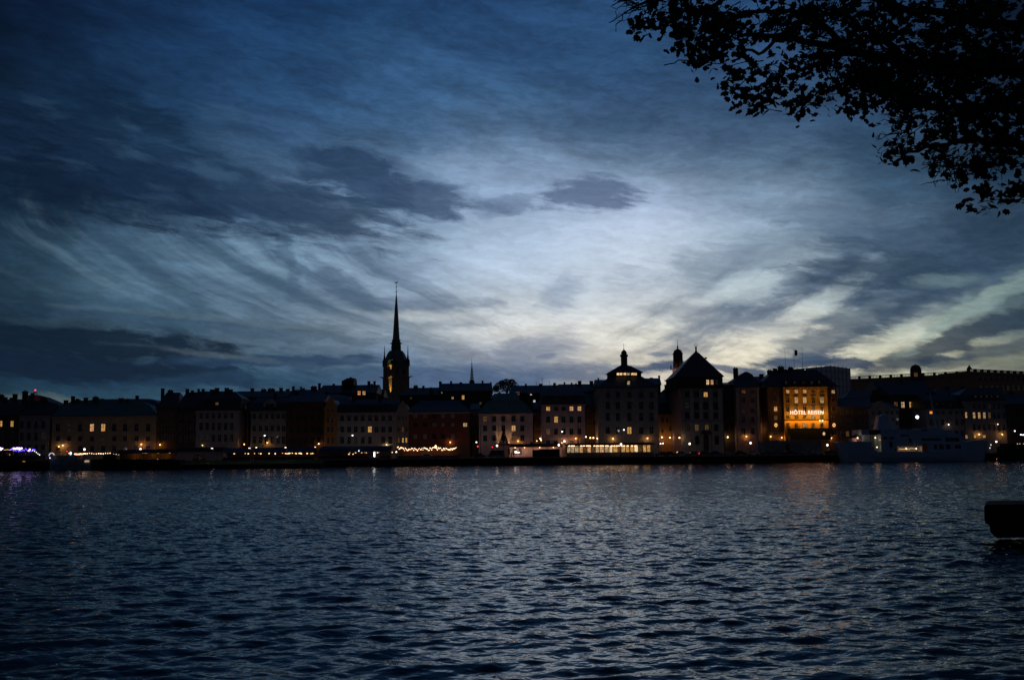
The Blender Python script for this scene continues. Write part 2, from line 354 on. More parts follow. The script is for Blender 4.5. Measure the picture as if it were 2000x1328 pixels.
def water_mesh():
    rs = np.random.RandomState(4)
    ys = [16.0]
    while ys[-1] < 333: ys.append(ys[-1] + .075 + (ys[-1] - 16) * .0015)
    ys = np.array(ys); nc = 760
    us = np.linspace(-1, 1, nc); step = np.gradient(ys)
    Yg = np.repeat(ys[:, None], nc, 1); Xg = us[None, :] * (Yg * .62 + 3); st = .5 * (np.repeat(step[:, None], nc, 1) + (Yg * .62 + 3) * 2 / nc)
    Z = np.zeros_like(Yg); n = 64
    lam = np.exp(np.linspace(np.log(.45), np.log(3.1), n)); lam *= rs.uniform(.93, 1.07, n)
    amp_patch = 1 + .25 * np.sin(Xg * .021 + 1.3 * np.sin(Yg * .017)) * np.sin(Yg * .031 + .8)
    for L in lam:
        k = 2 * np.pi / L; th = rs.normal(0, .62) + np.pi / 2 + .25; c = .050 * WAVE * (min(1, (1.5 / L)) ** .8)
        fade = np.clip((L / st - 2.2) / 2.5, 0, 1)
        ph = k * (Xg * np.cos(th) + Yg * np.sin(th)) + rs.uniform(0, 6.283) + 1.2 * np.sin(Xg * .11 + L) * np.sin(Yg * .09 + 2 * L)
        sn = np.sin(ph); Z += (c / k) * fade * (sn + .22 * np.cos(2 * ph))
    Z *= amp_patch
    # flat margins out to the harbour's sides and behind the camera
    Xg = np.concatenate([np.full((len(ys), 1), -900.), Xg, np.full((len(ys), 1), 900.)], 1)
    Z = np.concatenate([np.zeros((len(ys), 1)), Z, np.zeros((len(ys), 1))], 1); Yg = np.repeat(ys[:, None], nc + 2, 1)
    Xg = np.concatenate([Xg[:1], Xg, Xg[-1:]], 0); Z = np.concatenate([Z[:1] * 0, Z, Z[-1:] * 0], 0); Yg = np.concatenate([Yg[:1] * 0 - 60, Yg, Yg[-1:] * 0 + 700], 0)
    h, w_ = Xg.shape; co = np.stack([Xg, Yg, Z], -1).reshape(-1, 3).astype(np.float32)
    idx = np.arange(h * w_).reshape(h, w_); f = np.stack([idx[:-1, :-1], idx[:-1, 1:], idx[1:, 1:], idx[1:, :-1]], -1).reshape(-1, 4)
    me = bpy.data.meshes.new('water'); me.vertices.add(len(co)); me.vertices.foreach_set('co', co.ravel())
    me.loops.add(f.size); me.loops.foreach_set('vertex_index', f.ravel().astype(np.int32))
    me.polygons.add(len(f)); me.polygons.foreach_set('loop_start', np.arange(0, f.size, 4, dtype=np.int32)); me.polygons.foreach_set('loop_total', np.full(len(f), 4, np.int32))
    me.polygons.foreach_set('use_smooth', np.ones(len(f), bool)); me.update(calc_edges=True)
    me.materials.append(m_w); o = bpy.data.objects.new('water', me); COL.objects.link(o); o['kind'] = 'structure'; return o
WAVE = .46
water_mesh()
MB().add([(-2500, 690, .6), (2500, 690, .6), (2500, 6000, .6), (-2500, 6000, .6)], [(0, 1, 2, 3)]).build('ground', surf('far_ground', (.05, .05, .05)), kind='structure')
QX0, QX1 = -60, 420
qy = MB().box(-420, 520, 333, 760, -2, GZ).build('quay', M_PAVE, kind='structure')
# the stone face of the quay and its kerb, from the jetty to the ships
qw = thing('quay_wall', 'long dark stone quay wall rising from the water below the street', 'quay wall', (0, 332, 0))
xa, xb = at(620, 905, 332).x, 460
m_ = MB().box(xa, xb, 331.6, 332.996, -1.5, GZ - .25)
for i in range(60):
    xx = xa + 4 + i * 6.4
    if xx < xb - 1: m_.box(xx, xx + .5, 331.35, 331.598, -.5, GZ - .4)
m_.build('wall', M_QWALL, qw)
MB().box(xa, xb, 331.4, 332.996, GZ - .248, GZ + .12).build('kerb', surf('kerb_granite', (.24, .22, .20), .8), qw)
# lower quay on the left with its grass strip
ql = thing('quay_wall', 'low black jetty wall with a lit grass strip, left of the long quay wall', 'jetty', (at(480, 905, 318).x, 318, 0))
x0, x1 = at(-150, 905, 316).x, at(628, 905, 316).x
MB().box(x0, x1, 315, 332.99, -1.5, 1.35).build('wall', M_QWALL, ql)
MB().box(at(355, 905, 316).x, x1, 314.9, 315.6, 1.352, 1.50).build('kerb', surf('kerb_granite', (.24, .22, .20)), ql)
MB().add([(at(355, 905, 316).x, 315.7, 1.36), (x1, 315.7, 1.36), (x1, 332.9, 2.45), (at(355, 905, 316).x, 332.9, 2.45)], [(0, 1, 2, 3)]).build('grass_bank', M_GRASS, ql)

# ------------------------------------------------------------------ buildings
def zat(px, py, Y): return at(px, py, Y).z
def make_window(parent, xc, yf, z0, z1, w, pane, frame=M_FRAME, cross=True, name='window', arch=False, hood=False):
    """frame, mullions and sill as one part, the pane as its sub-part; yf is the wall face (facing -y)"""
    x0, x1 = xc - w / 2, xc + w / 2; t = .11
    f = MB()
    f.box(x0 - t, x0, yf - .12, yf + .05, z0, z1).box(x1, x1 + t, yf - .12, yf + .05, z0, z1)
    f.box(x0 - t, x1 + t, yf - .122, yf + .05, z1, z1 + t).box(x0 - t - .06, x1 + t + .06, yf - .18, yf + .05, z0 - .09, z0)
    if arch: f.hull([(x0 - t, yf - .12, z1 + t), (x1 + t, yf - .12, z1 + t), (x1 * .7 + x0 * .3, yf - .12, z1 + .5), (x0 * .7 + x1 * .3, yf - .12, z1 + .5)],
                    [(x0 - t, yf + .04, z1 + t), (x1 + t, yf + .04, z1 + t), (x1 * .7 + x0 * .3, yf + .04, z1 + .5), (x0 * .7 + x1 * .3, yf + .04, z1 + .5)])
    if hood: f.box(x0 - .25, x1 + .25, yf - .3, yf + .05, z1 + .25, z1 + .42)
    if cross:
        f.box(xc - .035, xc + .035, yf - .07, yf - .03, z0, z1)
        zz = z0 + (z1 - z0) * .64
        f.box(x0, x1, yf - .075, yf - .028, zz - .035, zz + .035)
    fo = f.build(name, frame, parent)
    MB().box(x0, x1, yf - .025, yf + .04, z0, z1).build('pane', pane, fo)
    return fo
def rect_roof(x0, x1, y0, y1, ze, levels, over=.35):
    loops = [[(x0 - over, y0 - over, ze), (x1 + over, y0 - over, ze), (x1 + over, y1 + over, ze), (x0 - over, y1 + over, ze)],
             [(x0 - over, y0 - over, ze + .18), (x1 + over, y0 - over, ze + .18), (x1 + over, y1 + over, ze + .18), (x0 - over, y1 + over, ze + .18)]]
    for (xa, xb, iy, z) in levels:
        loops.append([(xa, y0 + iy, z), (xb, y0 + iy, z), (xb, y1 - iy, z), (xa, y1 - iy, z)])
    return MB().loft(loops)
def house(name, label, x0, x1, eave, Y, depth, wall, roofm, roof=(), chim=(), rows=(), cols=(), ww=5.5, lit={}, dorm=(), plinth=None, frame=M_FRAME,
          extra=None, over=.35, hood=(), blinds=(), band=(), group='houses along the quay', base=2.5, ch_mat='brick', corn=True, arch=()):
    ym = (eave + 886) / 2; X0, X1 = at(x0, ym, Y).x, at(x1, ym, Y).x
    xm = (x0 + x1) / 2; ze = zat(xm, eave, Y); Y1 = Y + depth
    h = thing(name, label, 'building', ((X0 + X1) / 2, Y, base), group)
    wb = MB().box(X0, X1, Y, Y1, base - .3, ze)
    for by in band: zb = zat(xm, by, Y); wb.box(X0 - .08, X1 + .08, Y - .14, Y + .02, zb - .14, zb + .14)
    wb.build('wall', PL[wall], h)
    if plinth: MB().box(X0 - .12, X1 + .12, Y - .12, Y - .004, base - .28, zat(xm, plinth[0], Y)).build('plinth', PL[plinth[1]], h)
    if corn: MB().box(X0 - .3, X1 + .3, Y - .42, Y - .004, ze - .62, ze - .22).box(X0 - .15, X1 + .15, Y - .22, Y - .006, ze - .95, ze - .621).build('cornice', PL[wall] if wall not in ('red',) else M_TRIM, h)
    lv = []
    for (pl, pr, py, fy) in roof:
        iy = fy * depth / 2 - (.06 if fy >= 1 else 0); lv.append((X0 if abs(pl - x0) < 2.5 else at(pl, py, Y + iy).x, X1 if abs(pr - x1) < 2.5 else at(pr, py, Y + iy).x, iy, zat((pl + pr) / 2, py, Y + iy)))
    rf = rect_roof(X0, X1, Y, Y1, ze, lv, over).build('roof', RF[roofm], h) if lv else None
    yr = Y + depth / 2
    for (px, wp, pt) in chim:
        c = at(px, pt, yr); hw = wp / FPX * yr / 2
        cb = MB().box(c.x - hw, c.x + hw, yr - .6, yr + .6, c.z - 5, c.z - .35).box(c.x - hw - .1, c.x + hw + .1, yr - .7, yr + .7, c.z - .349, c.z - .1)
        if hw > .8: cb.box(c.x - hw * .6, c.x - hw * .2, yr - .25, yr + .25, c.z - .099, c.z + .35).box(c.x + hw * .15, c.x + hw * .6, yr - .25, yr + .25, c.z - .099, c.z + .25)
        cb.build('chimney', PL[ch_mat], rf if rf else h)
    for r, (ya, yb) in enumerate(rows):
        for c, cxp in enumerate(cols):
            key = lit.get((r, c))
            if key == 'none': continue
            pm = LIT[key] if key else (M_BLIND if (r, c) in blinds else M_GLASS)
            P = at(cxp, ya, Y)
            make_window(h, P.x, Y, zat(cxp, yb, Y), P.z, ww / FPX * Y, pm, frame, hood=r in hood, arch=r in arch)
    for d in dorm:
        px, ya, yb, wp = d[:4]; key = d[4] if len(d) > 4 else None; yd = Y + 1.2
        P = at(px, ya, yd); zb = zat(px, yb, yd); hw = wp / FPX * yd / 2
        db = MB().box(P.x - hw, P.x + hw, yd, yd + 3.5, zb - .3, P.z)
        db.hull([(P.x - hw - .15, yd - .15, P.z), (P.x + hw + .15, yd - .15, P.z), (P.x, yd - .15, P.z + hw * .7)], [(P.x - hw - .15, yd + 3.6, P.z), (P.x + hw + .15, yd + 3.6, P.z), (P.x, yd + 3.6, P.z + hw * .7)])
        do = db.build('dormer', RF[roofm] if not (len(d) > 5) else PL[d[5]], h)
        MB().box(P.x - hw * .62, P.x + hw * .62, yd - .05, yd + .02, zb + .15, P.z - .15).build('pane', LIT[key] if key else M_GLASS, do)
    return h, X0, X1, ze
def extra_windows(h, Y, lst):
    for (px, ya, yb, wp, key) in lst:
        P = at(px, ya, Y); make_window(h, P.x, Y, zat(px, yb, Y), P.z, wp / FPX * Y, LIT[key] if key else M_GLASS, M_FRAME)

YF = 365
# --- the front row, left to right
h, *_ = house('apartment_building', 'dark ochre house cut by the left edge of the photo, two narrow lit windows', -45, 34, 812, YF, 18, 'brown', 'black', [(-45, 34, 790, .6), (-40, 30, 784, 1)],
      [(10, 7, 775), (30, 6, 772)], rows=[(822, 833), (844, 856), (864, 874)], cols=[-20, 2, 24], lit={(0, 1): 'amber', (0, 2): 'amber'})
house('apartment_building', 'grey house with tall dark windows behind the purple-lit boats', 36, 96, 811, YF, 17, 'grey', 'black', [(38, 94, 790, .8), (44, 90, 783, 1)],
      [(49, 8, 765), (64, 5, 767), (86, 11, 778)], rows=[(822, 836), (845, 860), (868, 878)], cols=[43, 57, 71, 85], ww=7, lit={(1, 3): 'faint'})
house('palace_building', 'long low cream building with green hipped roof and two lit windows', 101, 305, 812, YF, 20, 'cream', 'green', [(112, 292, 792, .7), (180, 276, 784, 1)],
      [(143, 5, 774), (151, 9, 780), (168, 6, 776), (187, 10, 776), (237, 8, 777), (250, 5, 778)], rows=[(828, 842), (852, 861), (871, 881)], cols=[113.5, 135, 157, 180, 202, 223.5, 245, 267, 289.5], ww=7.5,
      lit={(0, 3): 'warm', (0, 4): 'amber', (1, 4): 'faint', (0, 1): 'faint', (2, 1): 'none'}, band=(866,), arch=(2,))
h3, *_ = house('apartment_building', 'tall dark red house with a pale attic balcony, one window showing a white light', 305, 345, 796, YF, 20, 'brown', 'black', [(303, 352, 766.5, 1)],
      [(318, 5, 758), (333, 9, 762)], rows=[(806, 817), (826, 838), (848, 860)], cols=[313, 324, 335], ww=5, band=(797,))
house('apartment_building', 'dark plain house between the red attic house and the six-bay white house', 345.4, 381.5, 797, YF, 19, 'dark', 'black', [(345.4, 381.5, 766, 1)],
      [(366, 5, 759), (376, 4, 762)], rows=[(808, 818), (828, 839), (850, 862)], cols=[353, 364, 375], ww=5)
house('town_house', 'grey-white house with six bays and three round-topped roof dormers', 382, 466, 801, YF, 18, 'grey', 'black', [(382, 466, 778, .35), (384, 460, 765, 1)],
      [(397, 4, 759), (415, 8, 760), (424, 7, 757), (443, 7, 757), (451, 6, 760)], rows=[(807, 817), (825.5, 840), (849, 862)], cols=[393, 405, 417, 429, 441, 453], ww=6, band=(803, 868),
      lit={(2, 1): 'faint', (2, 0): 'faint'}, dorm=[(407, 785, 797, 9), (424, 785, 797, 9, 'dim'), (441, 785, 797, 9)])
house('town_house', 'dark narrow house on the alley right of the three-dormer house', 468, 487, 802, YF + 8, 16, 'dark', 'black', [(468, 487, 782, 1)], rows=[(792, 799)], cols=[474, 479], ww=3, lit={(0, 0): 'dim', (0, 1): 'dim'}, corn=False)
house('town_house', 'brownish house with six bays and a wide curved gable dormer on its roof', 489.5, 558, 802, YF, 18, 'stone', 'black', [(489.5, 558, 786, .35), (491, 556, 776, 1)],
      [(538, 6, 768)], rows=[(808, 818), (831, 842), (852, 866)], cols=[497, 509, 520.5, 532, 543.5, 554], ww=6.4, band=(819, 846), dorm=[(527, 788, 804, 26, None, 'stone')])
house('apartment_building', 'wide dark brick building with a flat eave, darkest in the front row', 558.6, 632, 786, YF, 18, 'brick', 'black', [(560, 630, 772, 1)],
      rows=[(795, 803), (811, 822), (832, 844), (855, 866)], cols=[569, 583, 597, 611, 623], ww=6, frame=M_DFRAME, band=(810,))
# narrow gable house lit orange
def gable_house(label, x0, x1, sh, pk, Y, depth, wall, rows, cols, ww, lit, peakx=None, shoulder=(), group='narrow gabled houses'):
    ym = 840; X0, X1 = at(x0, ym, Y).x, at(x1, ym, Y).x; xm = (x0 + x1) / 2; zs, zp = zat(xm, sh, Y), zat(xm, pk, Y); xc = (X0 + X1) / 2
    h = thing('gable_house', label, 'building', (xc, Y, GZ), group)
    W = X1 - X0
    prof = [(X0, GZ - .3), (X1, GZ - .3), (X1, zs), (xc + W * .36, zs + (zp - zs) * .28), (xc + W * .30, zs + (zp - zs) * .55), (xc + W * .12, zs + (zp - zs) * .8), (xc, zp),
            (xc - W * .12, zs + (zp - zs) * .8), (xc - W * .30, zs + (zp - zs) * .55), (xc - W * .36, zs + (zp - zs) * .28), (X0, zs)]
    MB().hull([(x, Y, z) for x, z in prof], [(x, Y + .5, z) for x, z in prof]).box(X0, X1, Y + .502, Y + depth, GZ - .3, zs).build('wall', PL[wall], h)
    zr = zp - 1.0
    MB().hull([(X0 - .2, Y + .503, zs), (X1 + .2, Y + .503, zs), (xc, Y + .503, zr)], [(X0 - .2, Y + depth, zs), (X1 + .2, Y + depth, zs), (xc, Y + depth, zr)]).build('roof', RF['zinc'], h)
    for r, (ya, yb) in enumerate(rows):
        for c, px in enumerate(cols):
            k = lit.get((r, c)); P = at(px, ya, Y)
            if k == 'none': continue
            make_window(h, P.x, Y, zat(px, yb, Y), P.z, ww / FPX * Y, LIT[k] if k else M_GLASS, M_FRAME)
    return h
gable_house('pale narrow house with curved gable beside the dark brick building', 632.6, 657.6, 797, 774, YF - .4, 16, 'orange',
            [(798, 804), (815, 825), (834, 844), (855, 866)], [641, 649.5], 3.6, {})
house('town_house', 'wide pale house with eight bays, yellow lit window on the second floor', 658, 774, 805, YF, 18, 'white', 'black', [(658, 774, 789, .35), (660, 772, 780, 1)],
      [(690, 6, 772), (742, 7, 772)], rows=[(812, 822), (833, 844), (853, 866)], cols=[668.5, 682, 695, 708.5, 722.5, 735.5, 748.5, 762], ww=7, band=(823,), lit={(1, 4): 'amber', (2, 2): 'faint', (2, 5): 'none'},
      dorm=[(671, 794, 802, 8), (703, 794, 802, 8), (715, 794, 802, 8), (728, 794, 802, 8), (746, 794, 802, 8)])
gable_house('grey narrow house with pointed scroll gable beside the red house', 774.4, 798, 803, 781, YF - .4, 16, 'stone',
            [(812, 820), (834, 843), (855, 864)], [779, 787, 793.5], 3.0, {(2, 0): 'dim', (2, 1): 'amber', (2, 2): 'amber', (1, 1): 'dim'})
hr, *_ = house('town_house', 'deep red house behind the string lights with rows of five windows', 799, 917, 803.5, YF, 20, 'red', 'slate', [(806, 908, 793, .5), (822, 895, 782, 1)],
      [(903, 4, 787)], rows=[(809, 816), (826, 833), (848, 857)], cols=[811.5, 830, 848.5, 865.5, 884.5, 908.5], ww=7.5, lit={(0, 5): 'none', (1, 5): 'pale', (2, 5): 'none'},
      blinds={(0, 0), (0, 1), (0, 3), (0, 4), (1, 3), (1, 4), (1, 2), (2, 1), (2, 0), (2, 4)}, frame=M_DFRAME, plinth=(866, 'brown'))
house('town_house', 'narrow dark house at the back of the alley right of the red house', 919, 936, 800, YF + 16, 16, 'cream', 'green', [(919, 936, 788, 1)], rows=[(810, 820), (832, 842)], cols=[925, 931], ww=3.5, corn=False)
h11, *_ = house('town_house', 'pink-white house lit by two wall uplights under a green mansard roof', 935.5, 1041, 806.5, YF, 19, 'pink', 'copper', [(952, 1022, 784, .5), (960, 1016, 781, .52), (974, 1010, 768, 1)],
      rows=[(813, 823), (831, 841.5), (850.5, 861)], cols=[947.5, 965, 983, 1003, 1020], ww=7, lit={(0, 0): 'dim', (1, 3): 'warm', (2, 3): 'dim'}, plinth=(866, 'rose'), band=(866.5,),
      dorm=[(962, 799, 804, 5, 'pale')])
house('town_house', 'dark narrow house squeezed between the two pink houses', 1043, 1057, 800, YF + 10, 16, 'brown', 'black', [(1043, 1057, 785, 1)], rows=[(806, 814), (828, 838)], cols=[1047, 1053], ww=3, corn=False)
h12, *_ = house('town_house', 'pinkish house with flat eave and three yellow windows on its top floor', 1058, 1143, 789, YF, 19, 'rose', 'tile', [(1058, 1143, 772, .3), (1060, 1141, 760, 1)],
      rows=[(793.5, 802), (813.5, 825), (837, 848.5), (860, 866)], cols=[1070.5, 1086, 1100.5, 1116, 1131.5], ww=7, lit={(0, 0): 'amber', (0, 3): 'warm', (0, 4): 'warm', (1, 1): 'amber', (2, 0): 'dim', (3, 4): 'dim', (3, 3): 'dim'},
      band=(803, 849, 853), dorm=[(1077, 774, 782, 7), (1101, 774, 782, 7), (1124, 774, 782, 7)])
house('town_house', 'dark house deep in the alley with four lamps', 1144, 1168, 792, YF + 14, 18, 'brown', 'green', [(1144, 1168, 768, 1)], [(1150, 4, 762)], rows=[(800, 808), (820, 830)], cols=[1150, 1160], ww=4, corn=False)
# big grey palace with a cupola
h13, X0, X1, ze = house('palace_building', 'large grey palace with a cupola lantern and a row of lit clerestory windows', 1168, 1286, 757, YF, 24, 'grey', 'slate', [(1190, 1254, 735.5, .55)],
      rows=[(766, 776), (785, 799), (807, 822), (834, 847)], cols=[1187, 1206.5, 1229, 1252, 1272.5], ww=7.6, band=(779, 826), lit={(3, 2): 'amber'}, hood=(2, 3),
      dorm=[(1227.5, 743.5, 751.5, 8, 'pale')], corn=True, over=.6)
def lantern():
    yc = YF + 12; ra = (at(1190.5, 731, YF + 7).x, at(1252.5, 731, YF + 7).x)
    z0, z1 = zat(1221, 736.3, YF + 7), zat(1221, 727.6, YF + 7)
    cl = MB().box(ra[0], ra[1], YF + 7, YF + 17, z0, z1).build('clerestory', PL['dark'], h13)
    for px in (1207, 1213, 1220.3, 1227, 1235, 1241):
        P = at(px, 728.4, YF + 7); make_window(cl, P.x, YF + 6.98, zat(px, 732.8, YF + 7), P.z, 5.2 / FPX * YF, LIT['bright'] if px not in (1227,) else LIT['pale'], M_DFRAME, cross=False)
    ztop, zb = zat(1220, 715, yc), z1
    xa, xb = at(1209, 715, yc).x, at(1230.5, 715, yc).x
    MB().loft([[(ra[0] - .7, YF + 6.3, zb), (ra[1] + .7, YF + 6.3, zb), (ra[1] + .7, YF + 17.7, zb), (ra[0] - .7, YF + 17.7, zb)],
               [(xa, yc - 1.8, ztop), (xb, yc - 1.8, ztop), (xb, yc + 1.8, ztop), (xa, yc + 1.8, ztop)]]).build('upper_roof', RF['slate'], h13)
    c = at(1218.8, 700, yc); k = yc / FPX; zz = lambda y: zat(1218.8, y, yc)
    MB().lathe(c, [(8.6 * k, zz(716)), (8.6 * k, zz(713.5)), (6.6 * k, zz(713)), (6.6 * k, zz(697)), (8.2 * k, zz(696.5)), (8.2 * k, zz(693)), (5.9 * k, zz(692.5)), (5.8 * k, zz(689)), (4.6 * k, zz(686)), (2.2 * k, zz(684)),
               (.7 * k, zz(683)), (.9 * k, zz(681)), (.3 * k, zz(679)), (.08, zz(671))], 8, rot=R(22)).build('cupola', RF['green'], h13)
lantern()
# cathedral-like corner block with the pyramid roof
h14, X0, X1, ze = house('office_building', 'tall bank-like block with white pilasters and a steep pyramid roof', 1330, 1413, 757.5, YF - 2, 26, 'stone', 'slate', [],
      rows=[(766, 775), (786, 799), (806, 817), (830, 840)], cols=[1342, 1360, 1378, 1398], ww=7.5, lit={(0, 2): 'amber', (1, 0): 'faint', (3, 0): 'dim', (3, 1): 'none', (3, 2): 'none'}, frame=M_DFRAME, band=(822,))
def pyramid_block():
    Y = YF - 2
    m = MB()
    for px in (1351, 1369, 1388, 1405.5):
        P = at(px, 790, Y); hw = 3.4 / FPX * Y; m.box(P.x - hw, P.x + hw, Y - .35, Y - .004, zat(px, 820, Y), zat(px, 759, Y))
    m.build('pilasters', PL['white'], h14)
    # white lower storeys
    Xa, Xb = at(1331, 850, Y).x, at(1412, 850, Y).x
    MB().box(Xa, Xb, Y - .2, Y - .004, GZ, zat(1372, 824, Y)).build('base_storeys', PL['white'], h14)
    for px, ya, yb, k in ((1342, 829, 841, 'faint'), (1360.5, 829, 841, 'dim'), (1380, 829, 841, 'dim'), (1398.5, 829, 841, None), (1361, 853, 867, None), (1399.5, 853, 867, None)):
        P = at(px, ya, Y); make_window(h14, P.x, Y - .2, zat(px, yb, Y), P.z, 7 / FPX * Y, LIT[k] if k else M_GLASS, M_DFRAME, arch=ya > 850)
    P = at(1378.5, 852, Y); d = MB()
    dz = zat(1378.5, 852, Y); hw = 5 / FPX * Y
    d.box(P.x - hw, P.x + hw, Y - .35, Y - .202, GZ, dz).lathe((P.x, Y - .3, dz), [(hw, dz - .01), (hw * .86, dz + .4), (hw * .4, dz + .8), (.02, dz + .95)], 10, ry=.08)
    d.build('door', M_DFRAME, h14)
    bp = MB(); zb = zat(1378, 848, Y); c0 = at(1367, 848, Y).x; c1 = at(1390, 848, Y).x
    bp.hull([(c0, Y - 1.5, zb), (c1, Y - 1.5, zb), (c1 - 1, Y - .9, zb + 1.5), (c0 + 1, Y - .9, zb + 1.5)], [(c0, Y - .2, zb), (c1, Y - .2, zb), (c1 - 1, Y - .2, zb + 1.6), (c0 + 1, Y - .2, zb + 1.6)])
    bp.build('entrance_canopy', M_DFRAME, h14)
    # chamfered west corner
    c0 = at(1314.5, 840, Y + 7).x; zt = zat(1322, 757.5, Y)
    cw = MB().hull([(c0, Y + 7, GZ), (Xa - .01, Y + .1, GZ), (Xa - .01, Y + 24, GZ), (c0, Y + 24, GZ)], [(c0, Y + 7, zt), (Xa - .01, Y + .1, zt), (Xa - .01, Y + 24, zt), (c0, Y + 24, zt)])
    cw.build('corner_wall', PL['mauve'], h14)
    # attic storey and pyramid
    xa, xb = at(1319, 745, Y + 1.5).x, at(1411.5, 745, Y + 1.5).x; z0, z1 = zt + .1, zat(1370, 736, Y + 1.5)
    at_ = MB().box(xa, xb, Y + 1.5, Y + 24, ze + .02, z1).box(at(1312, 757, Y).x, xb + .8, Y - .7, Y + 25, ze - .1, ze + .019).build('attic', PL['dark'], h14)
    for px, k in ((1330, None), (1342, None), (1354, None), (1366, None), (1382, 'bright'), (1390.5, 'warm'), (1399, 'faint')):
        P = at(px, 742, Y + 1.5); make_window(at_, P.x, Y + 1.5, zat(px, 751, Y + 1.5), P.z, 5 / FPX * Y, LIT[k] if k else M_GLASS, M_DFRAME)
    ya = Y + 12.5; ap = at(1359.5, 689, ya); z1 += .01
    MB().loft([[(xa - .6, Y + .9, z1), (xb + .6, Y + .9, z1), (xb + .6, Y + 24.6, z1), (xa - .6, Y + 24.6, z1)],
               [(ap.x - .8, ya - .8, ap.z), (ap.x + .8, ya - .8, ap.z), (ap.x + .8, ya + .8, ap.z), (ap.x - .8, ya + .8, ap.z)]]).build('roof', RF['slate'], h14)
    k = ya / FPX
    fin = MB().lathe(ap, [(4 * k, ap.z - .9), (4 * k, ap.z), (2.6 * k, ap.z + .3), (1.6 * k, ap.z + .8), (1.6 * k, ap.z + 1.8), (2.5 * k, ap.z + 2.1), (.4 * k, ap.z + 2.3)], 8)
    fo = fin.build('finial', M_IRON, h14)
    rg = [(ap.x + .62 * math.sin(t), ya, ap.z + 2.95 + .62 * math.cos(t)) for t in [2 * math.pi * i / 16 for i in range(17)]]
    MB().tube(rg, .07, 5).tube([(ap.x - .35, ya, ap.z + 3.3), (ap.x + .1, ya, ap.z + 2.95), (ap.x - .1, ya, ap.z + 2.7), (ap.x + .35, ya, ap.z + 2.5)], .06, 5).build('ring_emblem', M_POLE, fo)
    P = at(1372, 728.8, Y + 5)
    MB().box(P.x - .35, P.x + .35, P.y - 1.6, P.y - .3, P.z - .35, P.z + .35).build('skylight', LIT['bright'], h14)
    # weather vane on the right roof slope
    P = at(1377, 702, ya); MB().tube([P - Vector((0, 0, 2)), P + Vector((0, 0, .9))], .08, 4).box(P.x - .1, P.x + .8, ya - .04, ya + .04, P.z + .2, P.z + .8).build('weather_vane', M_IRON, h14)
pyramid_block()
house('office_building', 'dark plain side block between the pyramid-roofed block and the narrow reddish house', 1413.6, 1437.4, 752, YF + 3, 20, 'dark', 'black', [(1413.6, 1437.4, 748, 1)], rows=[(800, 810), (830, 840)], cols=[1419, 1430], ww=4.5, corn=False, frame=M_DFRAME)
h16, *_ = house('town_house', 'narrow reddish house with grey corner strips and a peaked slate roof', 1438, 1483.6, 756, YF, 18, 'mauve', 'slate', [(1440, 1479, 744, .4), (1447, 1469, 731, .8), (1455, 1460, 726, 1)],
      [(1436.5, 8.5, 719)], rows=[(762, 768), (777, 786), (798, 806), (814.5, 825), (835, 848)], cols=[1452, 1470], ww=6.5, lit={(0, 0): 'dim', (2, 0): 'faint'}, band=(770, 830), arch=(4,))
MB().box(at(1438.5, 800, YF).x, at(1442.5, 800, YF).x, YF - .2, YF - .004, GZ, zat(1440, 762, YF)).box(at(1479, 800, YF).x, at(1483, 800, YF).x, YF - .2, YF - .004, GZ, zat(1480, 762, YF)).build('corner_strips', PL['white'], h16)

